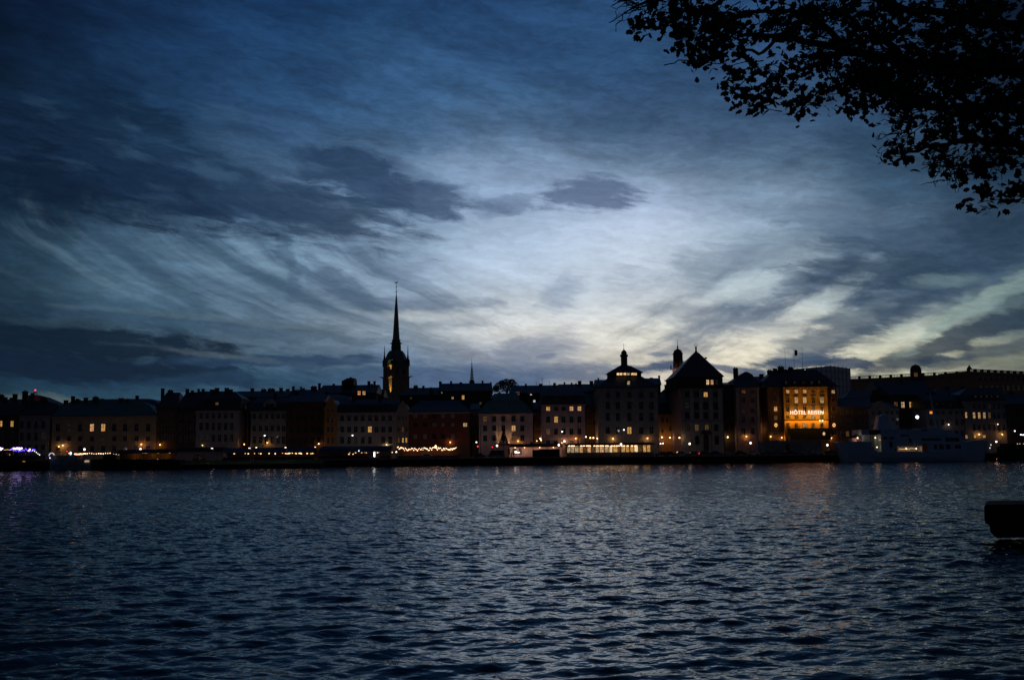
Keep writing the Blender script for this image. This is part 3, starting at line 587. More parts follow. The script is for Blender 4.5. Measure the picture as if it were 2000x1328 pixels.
# ------------------------------------------------------------------ the lit hotel
def light(kind, loc, energy, col, parent, rot=None, size=.5, size_y=None, spot=None, name='floodlight', aim=None):
    ld = bpy.data.lights.new(name, kind); ld.energy = energy; ld.color = col
    if kind == 'AREA':
        ld.shape = 'RECTANGLE'; ld.size = size; ld.size_y = size_y or size
    else: ld.shadow_soft_size = size
    if spot: ld.spot_size = spot; ld.spot_blend = .6
    lo = bpy.data.objects.new(name, ld); COL.objects.link(lo); lo.parent = parent; lo.location = Vector(loc) - wloc(parent)
    if aim is not None: lo.rotation_euler = (Vector(aim) - Vector(loc)).to_track_quat('-Z', 'Y').to_euler()
    return lo
def hotel():
    Y = YF
    X = lambda px: at(px, 820, Y).x
    h, X0, X1, ze = house('hotel_building', 'hotel with floodlit orange front and a glowing white sign of letters', 1500.5, 1637, 756, Y, 22, 'brown', 'black',  # wings in brown plaster; the shade beside the floodlit bay is in the colour
        [(1500, 1622, 742, .35), (1512, 1594, 722, 1)], [(1503, 9, 723), (1513.5, 7, 719), (1525, 11, 716), (1544, 9, 717.5), (1533, 7, 721)], over=.5,
        dorm=[(1535, 743, 750.5, 7, 'faint'), (1552, 743, 750.5, 7, 'faint'), (1569, 743, 750.5, 7, 'faint'), (1585, 743, 750.5, 7, 'faint'), (1600, 743, 750.5, 7, 'faint')], corn=False)
    # centre bay stands forward
    yc = Y - 1.0; a, b = X(1530.5), X(1616)
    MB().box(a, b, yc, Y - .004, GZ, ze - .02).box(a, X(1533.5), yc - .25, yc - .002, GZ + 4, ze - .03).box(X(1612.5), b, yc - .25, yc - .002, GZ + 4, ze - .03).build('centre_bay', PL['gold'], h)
    c = MB().box(a - .2, b + .2, yc - .7, yc - .003, ze - .5, ze - .021)
    zc = ze - .5; n = 24
    for i in range(n):
        xx = a + .3 + (b - a - .8) * i / (n - 1); c.box(xx, xx + .28, yc - .55, yc - .004, zc - .35, zc - .002)
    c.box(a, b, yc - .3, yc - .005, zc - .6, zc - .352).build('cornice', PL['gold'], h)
    rows = [(761, 767.5), (776, 786.5), (794.5, 804), (811, 817.5), (826, 834)]
    cols = [1538.5, 1555, 1571.5, 1588, 1605]
    lit = {(0, 0): 'warm', (0, 1): 'warm', (0, 2): 'warm', (0, 4): 'faint', (0, 3): 'faint', (1, 1): 'warm', (1, 2): 'warm', (1, 4): 'pale', (2, 1): 'dim', (2, 3): 'dim', (4, 2): 'pale', (4, 3): 'dim', (3, 3): 'pale'}
    for r, (ya, yb) in enumerate(rows):
        for i, px in enumerate(cols):
            k = lit.get((r, i)); P = at(px, ya, yc)
            make_window(h, P.x, yc, zat(px, yb, yc), P.z, 6.4 / FPX * Y, LIT[k] if k else M_GLASS, PL['cream'], hood=r in (1, 2))
    for px in (1514.5, 1627):
        for r, (ya, yb) in enumerate([(762, 768), (775, 784), (794, 803), (811.5, 820), (841, 849)]):
            k = {(1627, 0): 'pale', (1514.5, 2): 'warm', (1514.5, 3): 'dim'}.get((px, r)); P = at(px, ya, Y)
            make_window(h, P.x, Y, zat(px, yb, Y), P.z, 6 / FPX * Y, LIT[k] if k else M_GLASS, PL['ochre'])
    # balcony with dark planting, lamps under it
    zb = zat(1572, 819.5, yc)
    bal = MB().box(a - .6, b + .6, yc - 1.5, yc - .004, zb - .25, zb).build('balcony', M_DFRAME, h)
    rl = MB()
    for i in range(40):
        xx = a - .5 + (b - a + 1) * i / 39; rl.box(xx, xx + .05, yc - 1.45, yc - 1.4, zb + .001, zb + .9)
    rl.box(a - .55, b + .6, yc - 1.47, yc - 1.38, zb + .901, zb + .98).build('railing', M_DFRAME, bal)
    light('AREA', ((a + b) / 2, yc - .75, zb - .32), 620, (1, .44, .05), h, aim=((a + b) / 2, yc - .1, zb - 4), size=b - a - 1, size_y=.3)
    light('AREA', ((a + b) / 2, yc - 1.35, zb + .3), 200, (1, .50, .05), h, aim=((a + b) / 2, yc + .6, zb + 6), size=b - a - 1, size_y=.3)
    light('AREA', ((a + b) / 2, yc - 3.2, zb + .3), 760, (1, .50, .05), h, aim=((a + b) / 2, yc + .6, zb + 9.5), size=b - a - 2, size_y=.4)
    for px in (1601, 1606.5):
        P = at(px, 821.5, yc - .9); MB().ball(P, .22, 8, 6).build('balcony_lamp', LAMP['warm'], h)
    # flag pole leaning out above the balcony
    p0, p1 = at(1574, 821, yc - .3), at(1580, 815, yc - 2.2); MB().tube([p0, p1], .07, 5).build('pole', surf('brass', (.5, .3, .1), .4, .5), h)
    # dark awning storey
    z0, z1 = zat(1575, 859, yc), zat(1575, 836.5, yc); xa, xb = X(1536), X(1616)
    MB().hull([(xa, yc - 2.6, z0), (xb, yc - 2.6, z0), (xb, yc - .006, z0), (xa, yc - .006, z0)], [(xa, yc - 1.3, z1), (xb, yc - 1.3, z1), (xb, yc - .006, z1), (xa, yc - .006, z1)]).build('veranda', surf('black_canvas', (.015, .014, .014), .8), h)
    P = at(1609, 847, yc - 2.0); MB().lathe((P.x, yc - 2.15, P.z), [(.1, P.z - .6), (.4, P.z - .3), (.4, P.z + .3), (.1, P.z + .6)], 8).build('lantern', LIT['bright'], h)
    # ring-shaped lit emblems on the wings
    for px in (1515.5, 1629):
        P = at(px, 830, Y - .4); k = Y / FPX
        MB().tube([(P.x + 2.1 * k * math.sin(t), Y - .4, P.z + 2.9 * k * math.cos(t)) for t in [2 * math.pi * i / 14 for i in range(15)]], .8 * k, 6).build('ring_emblem', glow('ring_orange', (1, .5, .14), 1.4), h)
    # letters
    fd = bpy.data.curves.new('letters', 'FONT'); fd.body = 'H\u00d4TEL REISEN'; fd.size = 1; fd.extrude = .05; fd.offset = .008; fd.align_x = 'CENTER'; fd.space_character = 1.12
    fo = bpy.data.objects.new('letters', fd); COL.objects.link(fo)
    bpy.context.view_layer.update()
    me = bpy.data.meshes.new_from_object(fo.evaluated_get(bpy.context.evaluated_depsgraph_get())); bpy.data.objects.remove(fo)
    xs = [v.co.x for v in me.vertices]; ys = [v.co.y for v in me.vertices]
    L, Rr = at(1541, 806, yc).x, at(1605.5, 805, yc).x; s = (Rr - L) / (max(xs) - min(xs)); zl = zat(1573, 809.2, yc); sh = (zat(1573, 801.6, yc) - zl) / .72
    me.transform(Matrix.Translation(((L + Rr) / 2 - s * (max(xs) + min(xs)) / 2, yc - 1.75, zl)) @ Matrix.Rotation(R(90), 4, 'X') @ Matrix.Diagonal((s, sh, 2, 1)))
    me.transform(Matrix.Translation(-wloc(h))); me.materials.clear(); me.materials.append(glow('sign_light', (1, .66, .46), 1.7)); me.name = 'sign_letters'
    so = bpy.data.objects.new('sign_letters', me); COL.objects.link(so); so.parent = h
    fr = MB().box(L - .3, Rr + .3, yc - 1.68, yc - 1.6, zl - .22, zl - .14)
    for px in (1541, 1556, 1572, 1589, 1605): P = at(px, 806, yc); fr.box(P.x - .04, P.x + .04, yc - 1.62, yc - 1.56, zb, zl + 1.2)
    fr.build('sign_frame', M_DFRAME, h)
    return h
hotel_o = hotel()
# dark side wing on the alley, with two lit windows
hs, *_ = house('town_house', 'dark orange-brown house in the alley left of the hotel with yellow windows', 1484.5, 1500, 748, YF + 9, 16, 'ochre', 'black', [(1484.5, 1500, 736, 1)], [(1487, 7, 732)], corn=False)
extra_windows(hs, YF + 9, [(1495.5, 794, 802, 6, 'pale'), (1497, 812, 819, 3.6, 'amber'), (1498.2, 752, 756, 2.5, 'pale'), (1489, 794, 802, 4, None)])
# right of the hotel
h18, *_ = house('town_house', 'low brown house under a wide blue-grey roof right of the hotel', 1638, 1697.5, 795.5, YF, 18, 'brown', 'zinc', [(1640, 1700, 779, .5), (1648, 1700, 777, .52), (1660, 1690, 763, 1)],
      rows=[(802, 809), (818, 830), (842, 852)], cols=[1645, 1655, 1665, 1681, 1691], ww=5, lit={(2, 1): 'dim'}, corn=False)
h19, *_ = house('town_house', 'grey house with a low triangular pediment behind the white ship', 1698, 1757, 797, YF, 18, 'grey', 'slate', [(1700, 1755, 786, 1)],
      rows=[(801, 809), (817, 829), (842, 852)], cols=[1704, 1717, 1731, 1742, 1752], ww=5.5, lit={(1, 0): 'faint', (2, 2): 'dim'})
P0_, P1_, P2_ = at(1699, 797.5, YF), at(1741, 796.8, YF), at(1720, 783, YF)
MB().hull([(P0_.x, YF - .5, P0_.z), (P1_.x, YF - .5, P0_.z), (P2_.x, YF - .5, P2_.z)], [(P0_.x, YF + 4, P0_.z), (P1_.x, YF + 4, P0_.z), (P2_.x, YF + 4, P2_.z)]).build('pediment', PL['stone'], h19)
h20, *_ = house('apartment_building', 'dark brown building with four lit multi-pane windows under the palace roofs', 1740, 1812, 772, YF + 14, 20, 'brown', 'black', [(1742, 1812, 752, 1)], frame=M_DFRAME, corn=False,
      rows=[(785, 796)], cols=[1749.5, 1763, 1779, 1791.5], ww=6.5, lit={(0, 0): 'dim', (0, 1): 'pale', (0, 2): 'amber', (0, 3): 'pale'})
extra_windows(h20, YF + 14, [(1749, 826, 833, 5, None), (1786, 828, 836, 8, 'dim'), (1796, 828, 836, 4, None)])
house('town_house', 'pale house behind the ship mast with five small dormers', 1812.6, 1884, 797.5, YF, 18, 'grey', 'black', [(1812.6, 1884, 782, .3), (1814, 1880, 770, 1)],
      rows=[(801, 808), (819, 830), (841, 852)], cols=[1818, 1829, 1841, 1855, 1868, 1879], ww=5.5, lit={(0, 0): 'orange', (1, 3): 'faint'}, dorm=[(1816, 787, 794, 6, 'faint'), (1829, 787, 794, 6, 'faint'), (1842, 787, 794, 6, 'faint'), (1857, 787, 794, 6, 'faint'), (1871, 787, 794, 6)])
h22, *_ = house('apartment_building', 'tall grey building with a row of dim yellow windows near the right edge', 1885, 1966, 782.5, YF, 18, 'grey', 'black', [(1885, 1966, 770, .3), (1888, 1960, 757, 1)],
      rows=[(789, 798), (805.5, 817), (829, 840)], cols=[1902, 1912, 1922, 1932, 1941, 1950, 1960], ww=4.5, lit={(1, 0): 'pale', (1, 1): 'amber', (1, 2): 'pale', (1, 3): 'dim', (0, 3): 'faint'},
      dorm=[(1905, 771, 779, 6, 'faint'), (1916, 771, 779, 6, 'faint'), (1927, 771, 779, 6, 'faint'), (1937, 771, 779, 6, 'faint'), (1948, 771, 779, 6, 'faint')])
extra_windows(h22, YF, [(1886.5, 805, 816, 3.6, 'amber'), (1887.5, 850, 856, 4, 'pale'), (1904, 850, 855, 4.5, 'amber'), (1922, 850, 855, 5, 'amber')])
house('apartment_building', 'nearly black building at the right edge of the photo', 1967, 2060, 790, YF, 18, 'dark', 'black', [(1967, 2060, 778, 1)], rows=[(800, 810), (822, 834)], cols=[1977, 1990, 2004, 2020], ww=5, corn=False, frame=M_DFRAME)

# ------------------------------------------------------------------ houses further back (skyline)
def back(label, x0, x1, eave, Y, depth, roof, chim, wall='dark', rf='black', wins=(), dorm=(), grp='houses of the skyline behind the quay'):
    h, a, b, ze = house('apartment_building', label, x0, x1, eave, Y, depth, wall, rf, roof, chim, corn=False, group=grp, dorm=dorm, frame=M_DFRAME)
    extra_windows(h, Y, wins); return h
back('low dark house on the far left skyline behind the ochre house', -50, 36, 790, 400, 18, [(-48, 34, 780, 1)], [(3, 9, 771), (22, 4, 776)])
k1 = back('dark house with a small red roof beacon on its lattice frame, far left', 36, 93, 790, 402, 18, [(38, 90, 776, .8), (46, 78, 772, 1)], [(29.5, 7, 769), (49.5, 9, 764), (61, 4, 771), (86, 10, 777)])
P = at(69, 762, 411); m = MB()
for dx in (-1.6, 1.6): m.tube([(P.x + dx * .9, 411, P.z - 3), (P.x, 411, P.z)], .12, 5)
for j in (1, 2): m.tube([(P.x - .45 * j, 411, P.z - j), (P.x + .45 * j, 411, P.z - j)], .09, 4)
mo = m.build('beacon_frame', M_IRON, k1); MB().ball(P, .32, 8, 6).build('beacon', LAMP['red'], mo)
back('small dark house with two chimneys in the first gap of the skyline', 124, 157, 792, 402, 16, [(126, 156, 782, 1)], [(142.5, 5, 773), (129, 7, 781), (152, 9, 780)])
back('dark house with wide low roof behind the green-roofed cream building', 163, 312, 792, 402, 20, [(172, 300, 781, .6), (186, 290, 779, 1)], [(167.5, 6, 776), (187, 8, 775), (199, 7, 778), (268, 5, 772)])
back('dark house with small chimneys behind the three-dormer house', 380, 456, 778, 400, 18, [(380, 450, 768, .8), (386, 446, 764, 1)], [(388, 3, 759), (397, 4, 759.5)])
back('long black-roofed house behind the curved gable dormer', 453, 560, 776, 402, 22, [(456, 560, 766, .7), (466, 558, 763.5, 1)], [(493, 6, 758), (515, 9, 760), (530, 13, 759), (549, 6, 757)],)
back('long black-roofed house behind the dark brick building', 560, 626, 776, 404, 22, [(560, 626, 761, 1)], [(562, 6, 759), (573, 4, 754), (588, 2.5, 755), (593, 4, 757.5), (613, 11, 754.5)], dorm=[(577, 764, 772, 7)])
k6 = back('tall dark house with a stepped roof tower and two orange windows left of the church', 620, 734, 768, 425, 24, [(621, 733, 752, 1)], [(624, 4.5, 748), (652, 3.5, 749), (720.5, 5, 744), (726, 3.5, 749), (731.5, 4, 744)], wins=[(701.5, 764, 771, 5.5, 'orange'), (711, 764, 771, 5.5, 'warm')])
P, Q_ = at(671, 742, 437), at(694, 742, 437); T = at(685, 737.5, 437)
MB().box(P.x, Q_.x, 432, 442, P.z - 6, P.z - .8).hull([(P.x, 432, P.z - .8), (Q_.x, 432, P.z - .8), (Q_.x, 442, P.z - .8), (P.x, 442, P.z - .8)],
   [(P.x + 2.2, 434, P.z + .6), (Q_.x, 434, P.z + .6), (Q_.x, 440, P.z + .6), (P.x + 2.2, 440, P.z + .6)]).lathe((T.x, 437, P.z), [(1, P.z + .6), (.9, T.z - .3), (.1, T.z + .3)], 8).build('roof_tower', RF['black'], k6)
back('blue-grey roofed house behind the curved-gable narrow house', 608, 680, 792, 392, 18, [(612, 678, 775, .7), (630, 660, 770, 1)], [(640, 4, 768)], rf='zinc')
back('small dark house tucked left of the church tower', 730, 748, 775, 440, 14, [(730, 748, 760, 1)], [])
back('dark roofed house right of the church tower', 780, 860, 772, 412, 20, [(796, 860, 761, .7), (800, 858, 757, 1)], [(812, 8, 753), (827, 4, 753), (842, 3, 756), (849, 3, 756.5)], dorm=[(842, 762, 769, 7)], wins=[(803, 776, 779, 3, 'dim')])
back('tall dark house with a wide flat ridge between the church and the thin spire', 856, 960, 764, 415, 22, [(857, 959.5, 748.5, 1)], [(860, 5, 744.5), (881, 4, 744), (900, 5, 746), (942.5, 3.5, 743), (958.5, 2.5, 746)],
     wins=[(884, 775, 779, 4, 'pale'), (904.5, 772, 780, 4.5, 'amber'), (862, 766, 768, 4, 'pale'), (938.5, 785, 790, 3.5, 'dim')], rf='black')
back('dark house behind the pink-white house and left of the hill tree', 958, 1010, 778, 408, 20, [(966, 1004, 768, 1)], [(975, 5, 766)], rf='green')
k9 = back('long dark house with many chimneys and two antennas behind the two pink houses', 996, 1094, 768, 418, 24, [(1000, 1094, 752.5, 1)], [(1027, 3.5, 749), (1056, 7, 749), (1083, 5, 747.5)], wins=[(1011, 765, 772, 7, 'dim'), (1034, 766, 769, 8, 'faint'), (1037, 768.5, 771.5, 3, 'white'), (1043.5, 781, 786, 4, 'white'), (1033, 781, 786, 4, None)])
for px, pt in ((1048, 745), (1059, 738), (1073, 743)):
    A = at(px, pt, 430); MB().tube([(A.x, 430, A.z - 4), (A.x, 430, A.z)], .05, 4).box(A.x - .7, A.x + .7, 429.96, 430.04, A.z - .5, A.z - .42).box(A.x - .5, A.x + .5, 429.96, 430.04, A.z - 1.1, A.z - 1.02).build('antenna', M_IRON, k9)
back('long dark house with five chimneys left of the grey palace', 1094, 1172, 766, 418, 24, [(1094, 1172, 750, 1)], [(1102.5, 3, 746), (1116.5, 3, 747), (1125, 2.5, 748), (1132, 6.5, 743.5), (1155, 7, 743.5)], wins=[(1100, 760.5, 762.5, 4, 'faint')])
back('green-black roofed house at the left shoulder of the grey palace', 1166, 1196, 752, 405, 16, [(1167, 1196, 741.5, 1)], [(1168.5, 2.5, 738)], rf='green')
back('dark house with one tall chimney at the right shoulder of the grey palace', 1250, 1292, 752, 398, 20, [(1254, 1289, 738.5, 1)], [(1287.3, 3, 733), (1272, 5, 737)], rf='slate')
back('grey-green house with a long sweeping roof beside the cathedral tower', 1286, 1334, 792, 388, 20, [(1290, 1334, 770, .45), (1303, 1334, 756, .8), (1312, 1334, 750, 1)], [(1300, 4, 751)], rf='copper', wall='ochre')
k12 = back('low dark-roofed orange house in the lit alley left of the pyramid-roofed block', 1287, 1316, 809, YF + 8, 16, [(1287, 1316, 792, .7), (1290, 1314, 786, 1)], [], wall='orange', wins=[(1294, 815, 825, 4, None), (1303, 815, 825, 4, None), (1294, 836, 844, 4, None), (1309, 832, 842, 3, None)])
back('dark house left of the peaked reddish house, only its roof showing', 1410, 1440, 752, 400, 16, [(1412, 1440, 747, 1)], [])
back('dark house with two chimney stacks between the reddish house and the hotel', 1474, 1504, 746, 398, 16, [(1476, 1503, 735, 1)], [(1487, 7, 730), (1496, 4, 735)], wins=[])
back('black house with skylights behind the pediment house', 1690, 1760, 778, 400, 20, [(1694, 1760, 766, 1)], [(1706, 5, 762), (1735, 4, 763)], wins=[])
k15 = back('large black-roofed house below the palace balustrade', 1726, 1830, 768, 405, 24, [(1728, 1828, 744, 1)], [(1760, 6, 742)], wins=[(1750, 757, 759, 3, 'faint')])
back('black house with small dormers under the right wing of the palace', 1826, 1912, 776, 403, 22, [(1830, 1908, 758, 1)], [(1850, 6, 755), (1880, 6, 755)], dorm=[(1852, 769, 773, 4, 'faint'), (1876, 770, 775, 4, 'faint')])
back('black house with wide roof at the right edge behind the grey building', 1905, 2060, 786, 408, 22, [(1912, 2060, 768, 1)], [(1930, 6, 765), (1975, 6, 765)])

# ------------------------------------------------------------------ royal palace and the sheeted scaffold
def royal():
    Y = 440
    h = thing('palace_building', 'long brown royal palace with a roof balustrade and round dome, on the right skyline', 'palace', (at(1850, 800, Y).x, Y, GZ))
    # two wings meeting at the corner nearest the water
    pts = [(1640, 736, 468), (1790, 724, 448), (1893, 719.5, 436), (2080, 731.5, 470)]
    w = MB(); bl = MB(); cw = MB()
    W = [at(*p) for p in pts]
    for a, b in ((W[0], W[2]), (W[2], W[3])):
        d = (b - a); L = math.hypot(d.x, d.y); nx, ny = -d.y / L * 16, d.x / L * 16
        if ny < 0: nx, ny = -nx, -ny
        lo = [(a.x, a.y, GZ), (b.x, b.y, GZ), (b.x + nx, b.y + ny, GZ), (a.x + nx, a.y + ny, GZ)]
        za = a.z - 1.25; w.hull(lo, [(x, y, za) for x, y, z in lo])
        n = int(L / 4.6)
        ex = d.x / L, d.y / L
        for i in range(n + 1):
            t = i / n; x, y = a.x + d.x * t, a.y + d.y * t + .6
            bl.box(x - .55, x + .55, y, y + .8, za - .02, za + 1.25)
            if i < n:
                x2, y2 = a.x + d.x * (i + 1) / n, a.y + d.y * (i + 1) / n + .6
                bl.hull([(x + .551, y + .2, za + .95), (x2 - .551, y2 + .2, za + .95), (x2 - .551, y2 + .6, za + .95), (x + .551, y + .6, za + .95)],
                        [(x + .551, y + .2, za + 1.2), (x2 - .551, y2 + .2, za + 1.2), (x2 - .551, y2 + .6, za + 1.2), (x + .551, y + .6, za + 1.2)])
                for k in range(1, 6):
                    xx = x + .5 + (x2 - x - 1.0) * k / 6; yy = y + (y2 - y) * k / 6; bl.box(xx - .07, xx + .07, yy + .3, yy + .5, za - .01, za + .949)
        cw.hull([(a.x - ex[0] * .2, a.y - .5, za - 1.0), (b.x + ex[0] * .2, b.y - .5, za - 1.0), (b.x, b.y + .1, za - 1.0), (a.x, a.y + .1, za - 1.0)], [(a.x - ex[0] * .2, a.y - .5, za - .3), (b.x + ex[0] * .2, b.y - .5, za - .3), (b.x, b.y + .1, za - .3), (a.x, a.y + .1, za - .3)])
    w.build('wall', PL['palace'], h); bl.build('balustrade', PL['brown'], h); cw.build('cornice', PL['palace'], h)
    a, b = W[2], W[3]; d = b - a
    for t in [.055 * i + .10 for i in range(13)]:       # pale tall windows of the right wing
        x, y = a.x + d.x * t, a.y + d.y * t; zt = zat(1950, 752.5, y); zb = zat(1950, 763.5, y)
        f = MB().box(x - .5, x + .5, y - .25, y + .15, zb, zt).build('window', M_FRAME, h)
        MB().box(x - .38, x + .38, y - .3, y - .252, zb + .1, zt - .1).build('pane', LIT['faint'], f)
        zt, zb = zat(1950, 737, y), zat(1950, 742, y)
        f = MB().box(x - .5, x + .5, y - .25, y + .15, zb, zt).build('window', M_DFRAME, h); MB().box(x - .38, x + .38, y - .3, y - .252, zb + .1, zt - .1).build('pane', M_GLASS, f)
    D = at(1788.5, 725, 446); k = 446 / FPX
    dm = MB().lathe(D, [(10.5 * k, D.z - 4), (10.5 * k, D.z + .3), (10 * k, D.z + 1), (8.8 * k, D.z + 1.9), (6.4 * k, D.z + 2.5), (3 * k, D.z + 2.85), (.8 * k, D.z + 2.95), (.4 * k, D.z + 3.4)], 16).build('dome', RF['slate'], h, smooth=False)
    P = at(1788.5, 728, 446 - 2.5); MB().box(P.x - .6, P.x + .6, 443, 443.9, zat(1788, 735, 443), P.z).build('window', LIT['dim'], dm)
    A = at(1893, 714.5, 437); MB().lathe(A, [(1.2, A.z - 1.6), (1.0, A.z - .8), (.5, A.z - .4), (.3, A.z + .2), (.02, A.z + .4)], 6).build('roof_statue', RF['black'], h)
    # sheeted scaffold
    Y = 420; s = thing('scaffold', 'tall box of scaffolding wrapped in pale sheeting behind the hotel roof', 'scaffold', (at(1610, 800, Y).x, Y, GZ))
    A, B_, C_ = at(1540, 721.5, Y + 10), at(1622, 714.5, Y), at(1660, 719.5, Y + 4); zl = GZ
    bk = 14
    lo = [(A.x, A.y, zl), (B_.x, B_.y, zl), (C_.x, C_.y, zl), (C_.x, C_.y + bk, zl), (A.x, A.y + bk, zl)]
    MB().hull(lo, [(A.x, A.y, A.z), (B_.x, B_.y, B_.z), (C_.x, C_.y, C_.z), (C_.x, C_.y + bk, C_.z), (A.x, A.y + bk, A.z)]).build('sheeting', surf('pale_sheeting', (.80, .74, .80), .8, var=.15), s)
    f = MB()
    for (p, q2) in ((A, B_), (B_, C_)):
        n = 9 if p is A else 5
        for i in range(n + 1):
            v_ = p.lerp(q2, i / n); f.box(v_.x - .07, v_.x + .07, v_.y - .32, v_.y - .18, zl, v_.z + .5)
        for dz in (2, 5, 8): f.tube([(p.x, p.y - .25, p.z - dz), (q2.x, q2.y - .25, q2.z - dz)], .06, 4)
    f.build('poles', M_POLE, s)
royal()

# ------------------------------------------------------------------ church towers
def german_church():
    Y = 480; k = Y / FPX; cxp = 770.7; zz = lambda y: zat(cxp, y, Y); c = Vector((at(cxp, 740, Y).x, Y + 6, 0)); 
    h = thing('church_tower', 'tall church tower with a needle spire, green bulb roof and floodlit corner', 'church tower', (c.x, c.y, GZ), 'church towers')
    rot = R(-11.3); S = 39.0 * k / math.sqrt(2)
    sq = lambda r, y, rt=rot: MB().ring(c, r, 4, zz(y), rot=rt + R(0))
    oc = lambda r, y: MB().ring(c, r * k, 8, zz(y), rot=rot + R(22.5))
    st = surf('tower_brick', (.30, .22, .13), .85, var=.3, scale=.4)
    MB().loft([sq(S, 888), sq(S * 1.0, 737), sq(S * 1.05, 736.5), sq(S * 1.05, 734.5), sq(S * .97, 734), sq(S * .97, 714), sq(S * 1.03, 713.5), sq(S * 1.03, 711.5)]).build('shaft', st, h)
    gg = MB()
    for i in range(4):
        a = rot + i * math.pi / 2; r = S * 1.02
        for yy, rr, L in ((734.5, S * 1.02, 1.9), (668.5, 8.5 * k, 1.3)):
            gg.tube([(c.x + rr * math.cos(a), c.y + rr * math.sin(a), zz(yy)), (c.x + (rr + L) * math.cos(a), c.y + (rr + L) * math.sin(a), zz(yy) + .15)], [.35, .08], 5)
    gg.build('gargoyles', RF['green'], h)
    # corner pinnacles
    for i in range(4):
        a = rot + i * math.pi / 2; x, y = c.x + S * .88 * math.cos(a), c.y + S * .88 * math.sin(a)
        MB().lathe((x, y, 0), [(1.0, zz(712)), (.95, zz(703)), (1.15, zz(702.4)), (.55, zz(700)), (.28, zz(690)), (.08, zz(672))], 8).build('pinnacle', RF['green'], h)
    MB().loft([oc(22, 712), oc(22.5, 703), oc(21, 697), oc(17.5, 689), oc(13.5, 683.5), oc(12, 682.5)]).build('bulb_roof', RF['copper'], h)
    ln = MB().loft([oc(9.6, 682.4), oc(9.2, 669.5), oc(10.6, 669), oc(10.6, 667), oc(8.6, 666.5), oc(8.4, 661)]).build('lantern', RF['green'], h)
    for i in range(8):
        a = rot + i * math.pi / 4; rr = 8.75 * k
        MB().box(c.x + rr * math.cos(a) - .35, c.x + rr * math.cos(a) + .35, c.y + rr * math.sin(a) - .35, c.y + rr * math.sin(a) + .35, zz(680), zz(673)).build('opening', M_GLASS, ln)
    MB().loft([oc(7.0, 661), oc(5.6, 640), oc(4.2, 615), oc(2.8, 594), oc(1.6, 580), oc(.8, 572)]).build('spire', surf('spire_copper', (.20, .18, .15), .5, .4), h)
    cr = MB().tube([(c.x, c.y, zz(574)), (c.x, c.y, zz(548))], [.18, .08], 6)
    for yy, r in ((566, .55), (556, .45)): cr.lathe(c, [(.05, zz(yy) - .3), (r * .6, zz(yy)), (.05, zz(yy) + .3)], 8).box(c.x - r * 1.3, c.x + r * 1.3, c.y - .08, c.y + .08, zz(yy) - .07, zz(yy) + .07)
    z = zz(548); cr.hull([(c.x - .7, c.y - .06, z - .2), (c.x + .5, c.y - .06, z - .3), (c.x + .8, c.y - .06, z + .6), (c.x, c.y - .06, z + .1), (c.x - .8, c.y - .06, z + .5)], [(c.x - .7, c.y + .06, z - .2), (c.x + .5, c.y + .06, z - .3), (c.x + .8, c.y + .06, z + .6), (c.x, c.y + .06, z + .1), (c.x - .8, c.y + .06, z + .5)])
    cr.build('weathercock', M_IRON, h)
    # belfry openings on the two faces we see
    for fi, t0 in ((2, 1), (3, 1)):
        a0, a1 = rot + fi * math.pi / 2, rot + (fi + 1) * math.pi / 2
        p0 = Vector((c.x + S * .975 * math.cos(a0), c.y + S * .975 * math.sin(a0), 0)); p1 = Vector((c.x + S * .975 * math.cos(a1), c.y + S * .975 * math.sin(a1), 0))
        for t in (.3, .7):
            q1 = p0.lerp(p1, t - .09); q2 = p0.lerp(p1, t + .09); nrm = Vector((q2.y - q1.y, -(q2.x - q1.x), 0)).normalized() * .05
            if nrm.y > 0: nrm = -nrm
            MB().hull([(q1 + nrm).to_tuple()[:2] + (zz(731),), (q2 + nrm).to_tuple()[:2] + (zz(731),), (q2 - nrm).to_tuple()[:2] + (zz(731),), (q1 - nrm).to_tuple()[:2] + (zz(731),)],
                      [(q1 + nrm).to_tuple()[:2] + (zz(717),), (q2 + nrm).to_tuple()[:2] + (zz(717),), (q2 - nrm).to_tuple()[:2] + (zz(717),), (q1 - nrm).to_tuple()[:2] + (zz(717),)]).build('belfry_opening', M_GLASS, h)
    # floodlight on a roof below, grazing the corner
    ac = rot - math.pi / 2; al = rot + math.pi; V = Vector((c.x + S * math.cos(ac), c.y + S * math.sin(ac), 0)); L_ = Vector((c.x + S * math.cos(al), c.y + S * math.sin(al), 0))
    ed = (L_ - V).normalized(); nr = Vector((ed.y, -ed.x, 0)); nr = nr if nr.y < 0 else -nr
    b0 = V + ed * 1.5 + nr * 1.3
    light('SPOT', (b0.x, b0.y, zz(778)), 7000, (1, .58, .18), h, aim=(V.x + ed.x * .8, V.y + ed.y * .8, zz(738)), spot=R(34), size=.15)
    light('SPOT', (b0.x, b0.y, zz(733)), 3000, (1, .60, .20), h, aim=(V.x + ed.x * 1.0, V.y + ed.y * 1.0, zz(700)), spot=R(36), size=.15)
    return h
german_church()
